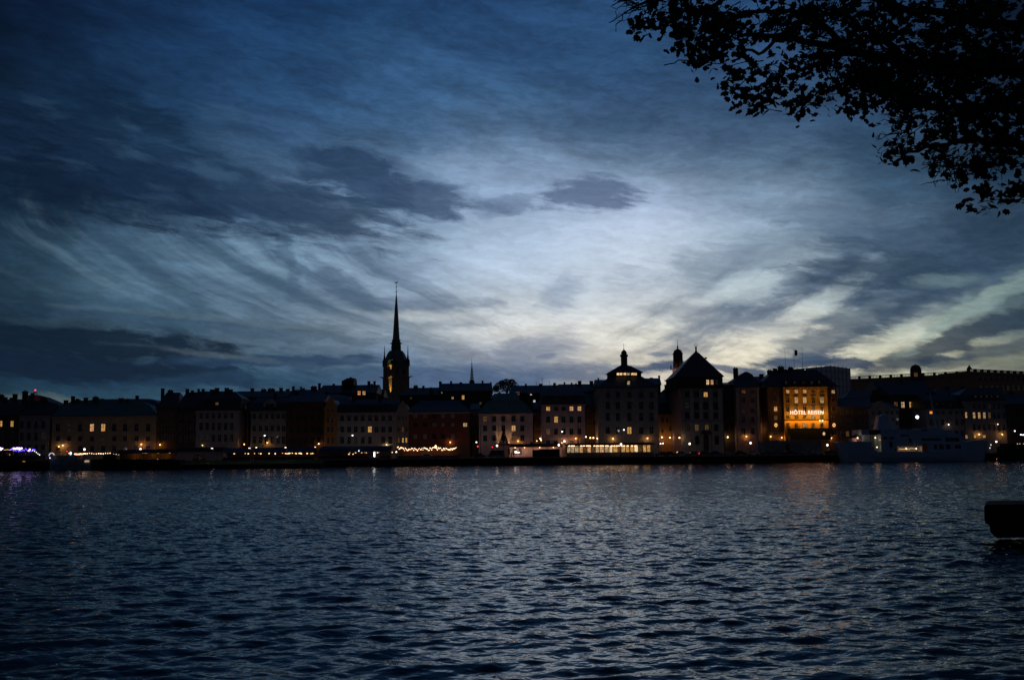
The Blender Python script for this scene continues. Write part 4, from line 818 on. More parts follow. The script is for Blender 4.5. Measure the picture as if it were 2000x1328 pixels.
def storkyrkan():
    Y = 455; k = Y / FPX; cp = 1327.3; zz = lambda y: zat(cp, y, Y); c = Vector((at(cp, 715, Y).x, Y + 4, 0)); rt = R(32)
    h = thing('church_tower', 'dark red-brown cathedral tower with small domed lantern left of the pyramid roof', 'church tower', (c.x, c.y, GZ), 'church towers')
    sq = lambda r, y, n=4: MB().ring(c, r * k, n, zz(y), rot=rt)
    MB().loft([sq(17, 886), sq(16.5, 737), sq(17.4, 736.5), sq(17.4, 735), sq(15.2, 734.5), sq(15, 722), sq(16, 721.5), sq(16, 720), sq(11.5, 716)]).build('shaft', PL['rose'], h)
    MB().loft([MB().ring(c, r * k, 8, zz(y), rot=rt) for r, y in ((10, 718), (9.6, 708), (9.3, 690.5), (10.2, 690), (10.2, 688), (8.6, 687.5), (7.8, 684), (5.2, 681.5), (2.2, 680))]).build('lantern', PL['brick'], h)
    MB().lathe(c, [(2.2 * k, zz(680)), (1.1 * k, zz(678.5)), (1.6 * k, zz(676)), (.5 * k, zz(673)), (.3 * k, zz(668.5)), (.9 * k, zz(668)), (.3 * k, zz(667.2)), (.25 * k, zz(662))], 8).build('finial', M_IRON, h)
    for px in (1311.5, 1339): P = at(px, 730, Y); MB().lathe((P.x, Y + 1, 0), [(1.2 * k, zz(722)), (1.2 * k, zz(716)), (.3 * k, zz(710.5))], 6).build('pinnacle', M_IRON, h)
    P = at(1325.5, 721.5, Y); MB().box(P.x - .4, P.x + .4, Y - .2, Y + .4, zz(716), zz(700)).build('opening', M_GLASS, h)
    lx = at(1330, 745, Y - 8); light('SPOT', (lx.x + 2, Y - 6, zz(744)), 1300, (1, .66, .40), h, aim=(at(1326, 728, Y).x, Y + .5, zz(727)), spot=R(44), size=.2)
storkyrkan()
def thin_spire():
    Y = 900; k = Y / FPX; cp = 921.7; zz = lambda y: zat(cp, y, Y); x = at(cp, 740, Y).x
    h = thing('church_spire', 'thin openwork iron spire on the skyline right of the church tower', 'church spire', (x, Y, GZ))
    MB().box(x - 5 * k, x + 5 * k, Y - 3, Y + 3, GZ, zz(744)).build('tower', PL['dark'], h)
    m = MB(); n = 7
    for i in range(n):
        y0, y1 = 743.5 - i * 4.6, 743.5 - i * 4.6 - 2.9; r0, r1 = 3.6 - i * .5, 3.6 - (i + .6) * .5
        m.lathe((x, Y, 0), [(r0 * k, zz(y0)), (r1 * k, zz(y1))], 8)
        for s_ in (-1, 1): m.box(x + s_ * (r1 * k) - .3, x + s_ * (r1 * k) + .3, Y - .3, Y + .3, zz(y1) - .01, zz(y1 - 1.9))
        m.box(x - .3, x + .3, Y - .3, Y + .3, zz(y1) - .01, zz(y1 - 1.9))
    m.lathe((x, Y, 0), [(.7 * k, zz(711.5)), (.25 * k, zz(702)), (.12 * k, zz(696))], 8)
    m.build('openwork_cone', M_IRON, h)
thin_spire()

# ------------------------------------------------------------------ lamps
def wall_lamp(px, py, where, k='amber', Y=YF, r=.24, out=.95, side=0):
    P = at(px, py, Y - out)
    t = thing('wall_lamp', where, 'wall lamp', (P.x, Y, P.z), 'lamps on brackets along the house fronts')
    b = MB().tube([(P.x + side, Y + (0 if not side else -out), P.z + .55), (P.x, Y - out, P.z + .6), (P.x, Y - out, P.z + .3)], .04, 5).box(P.x - .2, P.x + .2, Y - out - .2, Y - out + .2, P.z + r * .9, P.z + r * .9 + .07)
    b.build('bracket', M_IRON, t); MB().ball(P, r, 8, 6).build('globe', LAMP[k], t); return t
def street_lamp(px, py, where, k='pinkish', Y=346, r=.33, group='globe street lamps along the quay'):
    P = at(px, py, Y)
    t = thing('street_lamp', where, 'street lamp', (P.x, Y, GZ), group)
    MB().lathe((P.x, Y, 0), [(.16, GZ - .1), (.16, GZ + .6), (.09, GZ + .75), (.06, P.z - .5), (.14, P.z - .42), (.14, P.z - r * .8)], 8).build('post', M_IRON, t)
    MB().ball(P, r, 10, 7, 1.15).build('globe', LAMP[k], t)
    MB().lathe((P.x, Y, 0), [(r * .8, P.z + r * .98), (r * .9, P.z + r * 1.05), (.05, P.z + r * 1.5)], 8).build('cap', M_IRON, t)
    return t
for px, py, where in (
    (165, 877.5, 'globe street lamp behind the string-lit canopy of the ferry, left of the cream palace centre'), (274.5, 877, 'globe street lamp in front of the right end of the long cream building'),
    (386, 876, 'globe street lamp in front of the three-dormer white house'), (500.5, 875, 'globe street lamp behind the wooden post and the long blue awning'),
    (615.5, 874.3, 'globe street lamp between the two long blue awnings'), (731.5, 873.5, 'yellow-white globe street lamp behind the stepped blue awning'),
    (851, 871.5, 'globe street lamp over the string lights of the red house'), (970.8, 870.3, 'globe street lamp in front of the pink-white house with uplights'),
    (1091.5, 869, 'globe street lamp above the black container'), (1213, 867.5, 'globe street lamp rising in front of the lit glass pavilion'),
    (1347, 866.5, 'globe street lamp in front of the pyramid-roofed block'), (1466, 865, 'globe street lamp at the left end of the pale site fence'),
    (1595.5, 864.5, 'globe street lamp before the right half of the black hotel veranda'), (1616, 869, 'lower globe street lamp at the right corner of the hotel')):
    street_lamp(px, py, where, 'warm' if px in (731.5, 851) else 'street')
WL = [(115, 872, 'lower of two lit lamps at the left end of the cream palace', 'amber'), (122.5, 869.5, 'upper of two lit lamps at the left end of the cream palace', 'warm'),
 (276, 867.5, 'lit wall lamp near the right end of the cream palace front', 'amber'), (312.5, 868.5, 'lit wall lamp on the dark red house with the attic balcony', 'amber'),
 (395.5, 869.5, 'small dim wall lamp on the white three-dormer house', 'small'), (477, 867.5, 'lit lamp in the alley left of the curved gable dormer house', 'amber'),
 (522, 864.5, 'amber lamp beside the lit doorway under the curved gable dormer', 'amber'), (622.5, 866.5, 'lit lamp low on the dark brick building, near the narrow gable house', 'warm'),
 (755, 868.5, 'lit lamp over the blue awning, on the wide pale house', 'warm'), (879.3, 863.5, 'lit lamp on the right half of the red house', 'amber'),
 (1012, 861.2, 'lit lamp to the right of the two uplights on the pink-white house', 'amber'), (1048.5, 861, 'dim lamp in the gap between the two pink houses', 'small'),
 (1102.5, 861.5, 'large round lamp low on the pink house with three yellow top windows', 'warm'), (1097.5, 864.5, 'small bulb just below the large round lamp of the pink house', 'small'),
 (1124.5, 856, 'lit lamp on the right half of the pink house with three yellow top windows', 'amber'),
 (1197.3, 856.5, 'lit wall lamp on the left part of the grey cupola palace', 'amber'), (1264.5, 855.7, 'lit wall lamp on the right part of the grey cupola palace', 'amber'),
 (1458, 852, 'lit wall lamp under the arched windows of the reddish house', 'amber'), (1505.5, 852.5, 'brightest lamp on the left wing of the hotel', 'amber'),
 (1527, 854.5, 'lit lamp where the hotel wing meets its black veranda', 'amber'), (1623.5, 855.5, 'lit lamp on the right wing of the hotel', 'amber'),
 (1853, 829, 'pinkish-white lamp on the pale house right of the ship mast', 'pinkish'), (1912.5, 848, 'lit lamp among the small yellow windows by the ship bow', 'amber'),
 (1957.5, 848, 'lit lamp low on the right corner of the tall grey building', 'amber'), (1948.8, 828.5, 'small lamp high on the right corner of the tall grey building', 'small')]
for px, py, where, k in WL: wall_lamp(px, py, where, k, r=.36 if px == 1102.5 else .22)
AL = [(1144.2, 853, 'first of four lamps in the alley left of the grey palace, nearest the pink house', 367), (1153, 855, 'second of four alley lamps counted from the pink house', 372), (1159, 855, 'third of four alley lamps counted from the pink house', 375), (1167, 856, 'last of four alley lamps, against the grey palace wall', 369),
 (1292.8, 853.7, 'first alley lamp right of the grey cupola palace', 372), (1308.4, 854.7, 'middle alley lamp between the cupola palace and the pyramid-roofed block', 371), (1327, 854.7, 'alley lamp against the corner of the pyramid-roofed block', 362.5),
 (1421.3, 853.5, 'lamp on the dark side block between pyramid roof and reddish house', 367.5), (1481.3, 839, 'higher lamp in the alley left of the hotel', 372.5), (1055.2, 856.3, 'upper of two close bright lamps in the gap left of the pink flat-eaved house', 372), (1057, 859.3, 'lower of two close bright lamps in the gap left of the pink flat-eaved house', 371)]
for px, py, where, Y in AL: wall_lamp(px, py, where, 'warm', Y=Y, r=.28, side=.9)
def tall_lamp(px, py, where, Y=356, k='white', pole=True, r=.26):
    P = at(px, py, Y); t = thing('street_lamp', where, 'street lamp', (P.x - .8, Y, GZ), 'tall white street lamps')
    MB().tube([(P.x - .8, Y, GZ), (P.x - .8, Y, P.z), (P.x - .6, Y, P.z + .5), (P.x, Y, P.z + .42)], [.08, .06, .05, .05], 6).build('post', M_IRON, t)
    MB().lathe((P.x, Y, 0), [(.34, P.z + .18), (.2, P.z + .42), (.05, P.z + .5)], 8).build('shade', M_IRON, t); MB().ball(P, r, 8, 6).build('bulb', LAMP[k], t)
for px, py, where in ((517, 850.3, 'tall white street lamp before the curved gable dormer house'), (688.5, 850, 'tall white street lamp before the wide pale house'), (1098, 842.7, 'tall white street lamp before the pink flat-eaved house'),
    (1218.6, 839.2, 'tall white street lamp before the centre of the grey cupola palace'), (930.5, 863.3, 'white street lamp at the alley right of the red house'), (1791.5, 814.5, 'strong white lamp above the ship, before the dark brown building'),
    (1295, 865.6, 'low white street lamp at the foot of the alley right of the cupola palace'), (1290.2, 866.3, 'lower left of two white street lamps at the foot of the alley'), (1982, 841.5, 'small white street lamp left of the paired lamps at the right edge'), (1994, 848.5, 'left lamp of a close pair at the right edge'), (1998.5, 849, 'right lamp of a close pair at the right edge')):
    tall_lamp(px, py, where, r=.6 if px == 1791.5 else (.26 if px < 1250 else .24), k='tall' if px < 1250 else 'white')
# bent lamps and a twin wooden post on the jetty
for px, yt, where in ((416, 875.5, 'slim bent lamp on the jetty in front of the white three-dormer house'), (489, 875, 'slim bent lamp on the jetty beside the thick wooden post'), (559.5, 873.8, 'slim bent lamp on the jetty before the dark brick building')):
    Y = 322; b = at(px, 902, Y); P = at(px - 1.6, yt, Y); t = thing('jetty_lamp', where, 'lamp post', (b.x, Y, 1.5), 'slim bent lamps on the jetty')
    zt = P.z + .12
    MB().tube([(b.x, Y, 1.4), (b.x, Y, zt - .3), (b.x - .1, Y, zt), (P.x - .25, Y, zt + .06)], [.09, .07, .06, .05], 6).build('post', M_POLE, t)
    MB().box(P.x - .3, P.x + .2, Y - .15, Y + .15, P.z - .08, P.z + .06).build('lamp_head', LAMP['tall'], t)
P = at(494, 876, 321); t = thing('mooring_post', 'thick weathered wooden post standing on the jetty beside a slim lamp', 'post', (P.x, 321, 1.4))
MB().lathe((P.x, 321, 0), [(.42, 1.3), (.40, P.z - .4), (.3, P.z)], 10).build('post', surf('old_timber', (.34, .24, .13), .85, var=.4), t)
MB().lathe((P.x, 321, 0), [(.46, 3.1), (.46, 3.3)], 10).build('band', M_IRON, t)

# flagpoles and tall poles
def pole(px, y0, y1, where, Y=350, name='flagpole', cat='flagpole', flag=None, r=.09, col=None):
    a, b = at(px, y1, Y), at(px, y0, Y); z0 = GZ if y1 > 860 else a.z - 1
    t = thing(name, where, cat, (a.x, Y, z0))
    MB().lathe((a.x, Y, 0), [(r * 1.6, z0), (r, z0 + 1), (r * .6, b.z), (r * 1.3, b.z + .05), (.02, b.z + .25)], 6).build('pole', col or M_POLE, t)
    if flag:
        f = [(at(x, y, Y).x, at(x, y, Y).z) for x, y in flag]; n = 6; m = MB()
        rows_ = []
        for i in range(n + 1):
            tt = i / n; xx = f[0][0] + (f[1][0] - f[0][0]) * tt; yy = Y + .15 * math.sin(tt * 7)
            rows_.append([(xx, yy, f[0][1] - .3 * tt), (xx, yy + .04, f[0][1] - .3 * tt), (xx, yy + .04, f[3][1] + .3 * tt), (xx, yy, f[3][1] + .3 * tt)])
        m.loft(rows_).build('flag', surf('dull_red_cloth', (.16, .10, .09), .9), t)
pole(482, 802, 893, 'tall bare flagpole right of the three-dormer house'); pole(461.5, 866, 893, 'short thin pole left of the tall bare flagpole', name='signal_pole', cat='pole')
pole(939, 831, 884, 'dark pole with a bent lamp arm, left side of the pink-white house', name='utility_pole', cat='pole', col=M_IRON, r=.14); pole(1130, 826, 884, 'dark pole in front of the pink flat-eaved house', name='utility_pole', cat='pole', col=M_IRON, r=.14)
pole(974.5, 826, 884, 'thin dark lighting pole between windows of the pink-white house', name='utility_pole', cat='pole', col=M_IRON, r=.1); pole(1060.5, 848, 884, 'pale thin pole over the black container', name='utility_pole', cat='pole')
pole(1041, 864, 886, 'short pale flagpole at the kiosk corner'); pole(1563, 832, 884, 'dark mast before the hotel veranda', name='utility_pole', cat='pole', col=M_IRON, r=.14); pole(1391, 826, 884, 'dark pole right of the bank entrance', name='utility_pole', cat='pole', col=M_IRON, r=.12)
pole(1534.5, 681, 724, 'left one of three roof flagpoles on the hotel, without flag', Y=376, r=.06); pole(1568, 680, 722, 'right one of three roof flagpoles on the hotel, without flag', Y=376, r=.06)
pole(1551.5, 681, 720, 'middle hotel roof flagpole with a hanging flag', Y=376, r=.07, flag=[(1551.5, 683), (1557.5, 683), (1557.5, 695.5), (1551.5, 695.5)])
P = at(1572.5, 724, 376); t = thing('roof_beacon', 'pinkish-white beacon lamp on the hotel roof ridge', 'beacon', (P.x, 376, P.z - 1)); MB().lathe(P, [(.2, P.z - 2), (.08, P.z - .3)], 6).build('stand', M_IRON, t); MB().ball(P, .42, 8, 6).build('globe', LAMP['pinkish'], t)
pole(1706.5, 806, 850, 'thin blue pole in front of the pediment house', name='signal_pole', cat='pole', col=surf('blue_pole', (.12, .13, .3), .5), Y=352)

# traffic lights
for px, py, where, hgt in ((933, 871.5, 'traffic light showing red by the alley right of the red house', 0), (961.5, 873, 'traffic light showing red in front of the pink-white house', 0)):
    Y = 352; P = at(px, py, Y); t = thing('traffic_light', where, 'traffic light', (P.x, Y + .15, GZ), 'traffic lights on the quay road')
    MB().lathe((P.x, Y + .2, 0), [(.08, GZ), (.06, P.z - .9)], 6).build('post', M_IRON, t); MB().box(P.x - .2, P.x + .2, Y + .02, Y + .35, P.z - .9, P.z + .35).build('housing', M_IRON, t)
    MB().ball((P.x, Y, P.z), .2 if px < 950 else .15, 8, 6).build('red_lens', LAMP['red'], t); MB().ball((P.x, Y + .02, P.z - .6), .1, 6, 5).build('dark_lens', M_GLASS, t)

# pink-white house: two uplights and the clipped conifer between them
for px, where in ((974.3, 'left one of two uplights throwing a cone up the pink-white wall'), (994, 'right one of two uplights throwing a cone up the pink-white wall')):
    P = at(px, 864.5, YF - .45); t = thing('uplight', where, 'uplight', (P.x, P.y, P.z), 'uplights on the pink-white wall')
    MB().lathe(P, [(.12, P.z - .5), (.28, P.z - .4), (.30, P.z - .05)], 8).build('housing', M_IRON, t); MB().ball((P.x, P.y, P.z - .02), .2, 8, 5, .4).build('lens', LAMP['warm'], t)
    light('SPOT', (P.x, P.y, P.z + .15), 620, (1, .66, .28), t, aim=(P.x, YF + .35, P.z + 5), spot=R(62), size=.05, name='spotlight')
def leafy(m, c, r, n, leaf, squash=1.0, cone=False, rnd=random):
    for _ in range(n):
        while True:
            v = Vector((rnd.uniform(-1, 1), rnd.uniform(-1, 1), rnd.uniform(-1, 1)))
            if v.length <= 1: break
        v = v.normalized() * (v.length ** .5)
        p = Vector(c) + Vector((v.x * r, v.y * r, v.z * r * squash))
        if cone:
            h = rnd.random(); a = rnd.random() * 6.28; rr = r * (1 - h) * rnd.uniform(.75, 1.05); p = Vector((c[0] + rr * math.cos(a), c[1] + rr * math.sin(a), c[2] + h * squash))
        a = Vector((rnd.gauss(0, 1), rnd.gauss(0, 1), rnd.gauss(0, 1))).normalized(); b = a.orthogonal().normalized(); d = a.cross(b)
        L = leaf * rnd.uniform(.6, 1.3)
        m.add([p - b * L, p + d * L * .5, p + b * L, p - d * L * .5], [(0, 1, 2, 3)])
M_LEAF = surf('foliage_dark', (.020, .034, .012), .8, .2, var=.5, scale=3)
M_BARK = surf('bark_dark', (.02, .017, .014), .9, .2, var=.4, scale=8)
Pb, Pt = at(984, 868, 357), at(983.5, 838, 357); t = thing('conifer_tree', 'narrow dark clipped conifer between the two uplights', 'tree', (Pb.x, 357, GZ))
m = MB(); leafy(m, (Pb.x, 357, Pb.z - .5), 2.0, 900, .22, Pt.z - Pb.z + .5, True); m.build('crown', M_LEAF, t); MB().lathe((Pb.x, 357, 0), [(.18, GZ), (.1, Pb.z + 1)], 7).build('trunk', M_BARK, t)
# tree on the hill behind the roofs
t = thing('hill_tree', 'round bushy tree showing over the roofs right of the thin spire', 'tree', (at(990, 760, 450).x, 450, GZ))
m = MB(); random.seed(11)
for px, py, r in ((975, 754, 2.2), (985, 750, 2.6), (996, 749.5, 2.8), (1004, 753, 2.2), (990, 746, 1.9), (969, 757, 1.5), (1000, 745.5, 1.6), (980, 747.5, 1.4), (978, 759, 2.4), (990, 757, 2.8), (1002, 759, 2.4), (968, 761, 1.6), (1009, 759, 1.5)):
    c = at(px, py, 450); leafy(m, c, r, 420, .26, .8)
m.build('crown', M_LEAF, t)
c = at(990, 757, 450); tr = MB().tube([(c.x, 450, GZ), (c.x, 450, c.z - 2), (c.x + .5, 450, c.z + 1)], [.6, .45, .2], 7)
for px, py in ((972, 752), (984, 745), (997, 744), (1006, 750)): q_ = at(px, py, 450); tr.tube([(c.x, 450, c.z - 2.2), ((c.x + q_.x) / 2, 450, (c.z + q_.z) / 2 - .4), q_], [.22, .14, .05], 5)
tr.build('trunk', M_BARK, t)

# ------------------------------------------------------------------ pavilions, awnings, containers on the quay
M_CANVAS = surf('blue_canvas', (.045, .075, .13), .85, .2, var=.2); M_DCANVAS = surf('dark_canvas', (.02, .025, .04), .85)
def glass_pavilion():
    Y = 347; X = lambda px: at(px, 878, Y).x; z = lambda y: zat(1190, y, Y)
    t = thing('glass_pavilion', 'long low glass pavilion with brightly lit windows on the quay', 'pavilion', (X(1190), Y, GZ))
    MB().box(X(1105), X(1279), Y - .9, Y + 7, z(868.6), z(866.4)).box(X(1110), X(1276), Y + .2, Y + 6.5, z(866.39), z(865)).build('roof', M_DCANVAS, t)
    MB().box(X(1106.5), X(1276), Y + .05, Y + 6.8, GZ - .1, z(884)).box(X(1106.5), X(1276), Y + 6.4, Y + 6.8, z(883.99), z(868.61)).build('base_wall', surf('pavilion_base', (.20, .14, .11), .85), t)
    seg = [(1108, 1114, 'pale'), (1115.3, 1121.5, 'pale'), (1123, 1130, 'pale'), (1132, 1138, 'warm'), (1139.5, 1146, 'dim'), (1147.5, 1154, 'warm'), (1155.5, 1162, 'dim'), (1163.5, 1170, 'pale'), (1171.5, 1179, 'warm'),
           (1181, 1189, 'pale'), (1190.5, 1196, 'bright'), (1198, 1206, 'amber'), (1207, 1212, 'dim'), (1214, 1221, 'warm'), (1222.5, 1229, 'amber'), (1231, 1237.5, 'amber'), (1239, 1246, 'bright'), (1247.5, 1254, 'dim'), (1256, 1262, 'amber'), (1263.5, 1270, 'amber')]
    for a, b, k in seg:
        f = MB().box(X(a) - .1, X(a), Y - .04, Y + .1, z(883.9), z(868.7)).box(X(b), X(b) + .1, Y - .04, Y + .1, z(883.9), z(868.7)).box(X(a), X(b), Y - .03, Y + .09, z(872.4), z(872)).build('window', M_DFRAME, t)
        MB().box(X(a), X(b), Y + .1, Y + .14, z(882.8), z(870)).build('pane', LIT[k], f)
    for px in (1112, 1117, 1121, 1135.5, 1140.5, 1146, 1149, 1152, 1161, 1166, 1168, 1173, 1176, 1178, 1184, 1187, 1195, 1200, 1205, 1209, 1214, 1219, 1226, 1234.5, 1241):
        P = at(px, 870.7, Y - .3); MB().box(P.x - .28, P.x + .28, P.y - .1, P.y + .1, P.z - .12, P.z + .14).build('ceiling_lamp', LAMP['bulb'], t)
    proto = None
    for i, px in enumerate(range(1110, 1270, 9)):         # terrace tables in front
        x = X(px)
        if proto is None:
            proto = thing('cafe_table', 'small pale cafe table in the row before the lit glass pavilion', 'table', (x, Y - 2.8, GZ), 'cafe tables before the glass pavilion')
            MB().box(x - .5, x + .5, Y - 3.2, Y - 2.4, GZ + .72, GZ + .76).build('table_top', surf('pale_table', (.3, .28, .25), .7), proto)
            MB().box(x - .04, x + .04, Y - 2.84, Y - 2.76, GZ + .01, GZ + .719).box(x - .25, x + .25, Y - 3.0, Y - 2.6, GZ, GZ + .009).build('leg', M_IRON, proto)
        else: copy_tree(proto).location.x = x
glass_pavilion()
def kiosk():
    Y = 349; X = lambda px: at(px, 878, Y).x; z = lambda y: zat(1040, y, Y)
    t = thing('kiosk', 'low kiosk with dark blue roof and a glowing pink-orange wall, right of the parked van', 'kiosk', (X(1040), Y, GZ))
    r = MB(); za, zb = z(873), z(866.5)
    r.hull([(X(991), Y - 1.6, za), (X(1100), Y - 1.6, za), (X(1100), Y + 6, za), (X(991), Y + 6, za)], [(X(998), Y + .4, zb), (X(1097), Y + .4, zb), (X(1097), Y + 4, zb), (X(998), Y + 4, zb)])
    r.box(X(1036), X(1041), Y + 1, Y + 3, z(866.49), z(863)).build('roof', M_DCANVAS, t)
    MB().box(X(994), X(1099), Y + 2.2, Y + 5.5, GZ - .1, z(873.2)).build('wall', PL['pink'], t)
    for a, b, k in ((992.5, 996, None), (1001, 1009, 'dim'), (1013, 1019, 'dim')):
        MB().box(X(a), X(b), Y + 2.1, Y + 2.195, z(887), z(875)).build('window', LIT[k] if k else M_GLASS, t)
    for px, py in ((1024.5, 873.8), (1006, 874), (1054, 873.8), (1081, 873.6)):
        P = at(px, py, Y + .2); MB().ball(P, .17, 8, 5).build('ceiling_lamp', LAMP['warm'], t); light('POINT', (P.x, P.y, P.z - .35), 60, (1, .52, .32), t, size=.12, name='lamp_light')
    P = at(1007.5, 882.5, Y - 1.4); MB().box(P.x - .35, P.x + .25, P.y, P.y + .3, P.z - .35, P.z + .35).box(P.x + .4, P.x + 1.4, P.y, P.y + .3, P.z - .3, P.z - .05).build('counter_light', LAMP['white'], t)
kiosk()
Y = 339; X = lambda px: at(px, 884, Y).x
t = thing('container', 'plain black container standing on the quay edge between kiosk and glass pavilion', 'container', (X(1068), Y, GZ))
c = MB().box(X(1051), X(1093), Y, Y + 2.4, GZ + .05, zat(1070, 877, Y))
for i in range(22): xx = X(1051) + .2 + i * (X(1093) - X(1051) - .5) / 21; c.box(xx, xx + .14, Y - .05, Y - .001, GZ + .2, zat(1070, 877, Y) - .15)
c.build('box', surf('container_black', (.012, .013, .016), .6), t); MB().box(X(1040), X(1050.8), Y + .1, Y + 2.3, GZ + .05, zat(1045, 878, Y)).build('side_unit', surf('container_blue', (.03, .05, .08), .6), t)
def awning(label, x0, x1, ytop, ybot, Y, lamps, name='awning_terrace', tiers=1, depth=5, sid=0):
    X = lambda px: at(px, 884, Y).x; xm = (x0 + x1) / 2; z = lambda y: zat(xm, y, Y)
    t = thing(name, label, 'awning', (X(xm), Y, GZ), 'long blue awnings over the quay terraces')
    for i in range(tiers):
        za = z(ybot - i * 5.2); zb = z(ybot - i * 5.2 - (ybot - ytop) / tiers * .92); y0 = Y + i * 2.2
        MB().hull([(X(x0), y0, za - .12), (X(x1), y0, za - .12), (X(x1), y0 + depth, za - .12), (X(x0), y0 + depth, za - .12)], [(X(x0), y0 + .05, za + .12), (X(x1), y0 + .05, za + .12), (X(x1), y0 + depth, zb), (X(x0), y0 + depth, zb)]).build('canopy', M_CANVAS, t)
    n = int((X(x1) - X(x0)) / 3.2)
    for i in range(n + 1):
        xx = X(x0) + .1 + (X(x1) - X(x0) - .2) * i / n; MB().box(xx - .06, xx + .06, Y + .15, Y + .27, GZ - .05, z(ybot) - .13).build('post', M_DFRAME, t)
    MB().box(X(x0) + .2, X(x1) - .2, Y + .4, Y + .46, GZ, GZ + .95).build('railing', M_DCANVAS, t)
    MB().box(X(x0) + .2, X(x1) - .2, Y + depth, Y + depth + .2, GZ - .05, z(ybot) - .14).build('back_wall', PL['brown'], t)
    for (px, py, k, w) in lamps:
        P = at(px, py, Y + .9); MB().box(P.x - .16 * w, P.x + .16 * w, P.y - .12, P.y + .12, P.z - .15, P.z + .12).build('lamp', LAMP[k], t)
random.seed(3)
awning('left one of two long blue awnings with small lamps, behind the jetty lamps', 434, 612, 873, 884, 336,
       [(x, 885 + random.uniform(-.8, .8), random.choice(['bulb', 'small', 'small']), random.uniform(.6, 1.5)) for x in (446.5, 457.5, 470, 479, 485, 496.5, 505.5, 509.5, 525.5, 537.5, 552, 558, 561, 564.5, 566, 571, 577.5, 579, 584, 586.5, 588.5, 600, 607.5, 611)])
awning('stepped two-tier blue awning with small lamps, right one, before the wide pale house', 621, 762, 868, 883, 337,
       [(x, 883 + random.uniform(-.6, .6), random.choice(['bulb', 'small']), random.uniform(.6, 1.5)) for x in (663, 674, 683, 692, 694.5, 706.5, 713, 715.5, 722.5, 737, 739)] + [(681.5, 886.8, 'small', 1.3), (689.5, 886.5, 'small', .8), (701, 880, 'white', .8), (766, 883, 'small', .8)], tiers=2)
P = at(731.3, 887, 336.2); t = thing('light_panel', 'upright white glowing panel under the stepped blue awning', 'lit panel', (P.x, 336.2, GZ)); MB().box(P.x - .22, P.x + .22, 336, 336.2, P.z - .85, P.z + .8).build('screen', LAMP['white'], t); MB().box(P.x - .3, P.x + .3, 335.95, 336.25, GZ, P.z - .86).build('stand', M_IRON, t)
Y = 334.8; P = at(774, 882.5, Y); t = thing('flood_lamp', 'small strong white lamp on a stand at the right end of the stepped awning', 'lamp', (P.x, Y, GZ)); MB().lathe((P.x, Y, 0), [(.05, GZ), (.04, P.z - .2)], 6).build('stand', M_IRON, t); MB().ball(P, .24, 8, 6).build('bulb', LAMP['white'], t)
def string_lights(label, pts, n, Y, r=.13, k='bulb', jit=.9, sag=2.0, poles=True):
    a, b = pts[0], pts[-1]
    t = thing('string_lights', label, 'string lights', (at(a[0], a[1], Y).x, Y, GZ), 'strings of warm bulbs')
    cab = []; random.seed(int(a[0]))
    for i in range(n):
        u = i / (n - 1) * (len(pts) - 1); j = min(int(u), len(pts) - 2); f = u - j
        px = pts[j][0] + (pts[j + 1][0] - pts[j][0]) * f; py = pts[j][1] + (pts[j + 1][1] - pts[j][1]) * f + sag * math.sin(math.pi * f) + random.uniform(-jit, jit)
        P = at(px, py, Y + random.uniform(-.8, 1.2)); cab.append(P + Vector((0, 0, .2))); MB().ball(P, r * random.uniform(.8, 1.25), 6, 4).build('bulb', LAMP[k], t)
    MB().tube(cab, .02, 4).build('cable', M_IRON, t)
    if poles:
        for p_ in pts: P = at(p_[0], p_[1] - 1, Y); MB().lathe((P.x, Y, 0), [(.06, GZ), (.05, P.z + .3)], 6).build('pole', M_IRON, t)
string_lights('long string of bright bulbs over the terrace in front of the red house', [(776, 874), (801, 876), (827, 875.5), (851, 874), (870, 876), (891, 873.5)], 72, 341, jit=2.6, r=.14)
string_lights('row of large warm bulbs above the ferry deck on the left', [(146, 887), (168, 885), (215, 885)], 22, 318, r=.17, jit=.6, sag=.8, poles=False)
string_lights('thin string of small bulbs over the dark barge terrace', [(222, 886.5), (260, 887.5), (280, 885), (300, 886)], 24, 319, r=.08, jit=.7, poles=False)
string_lights('lower string of small yellow bulbs on the dark barge terrace', [(243, 893), (262, 893), (275, 892), (296, 892), (330, 891)], 24, 318.6, r=.09, k='small', jit=1.2, poles=False)
for px, py, r_, where in ((285.5, 885.4, .3, 'left one of three round lamps over the barge terrace'), (308.5, 885.4, .28, 'middle one of three round lamps over the barge terrace'), (331.5, 885, .3, 'right one of three round lamps over the barge terrace'), (308, 894.6, .24, 'lower lamp at the front of the barge terrace'), (320.5, 892.4, .26, 'lamp right of the lower front lamp of the barge terrace'), (204, 892, .25, 'red lamp at the stern of the ferry')):
    P = at(px, py, 318.4); t = thing('terrace_lamp', where, 'lamp', (P.x, 318.4, 1.5), 'round lamps over the barge terrace' if 'red' not in where else None)
    MB().lathe((P.x, 318.4, 0), [(.05, 1.4), (.04, P.z - r_ * .8)], 6).build('post', M_IRON, t); MB().ball(P, r_, 8, 6).build('globe', LAMP['red' if 'red' in where else 'bulb'], t)
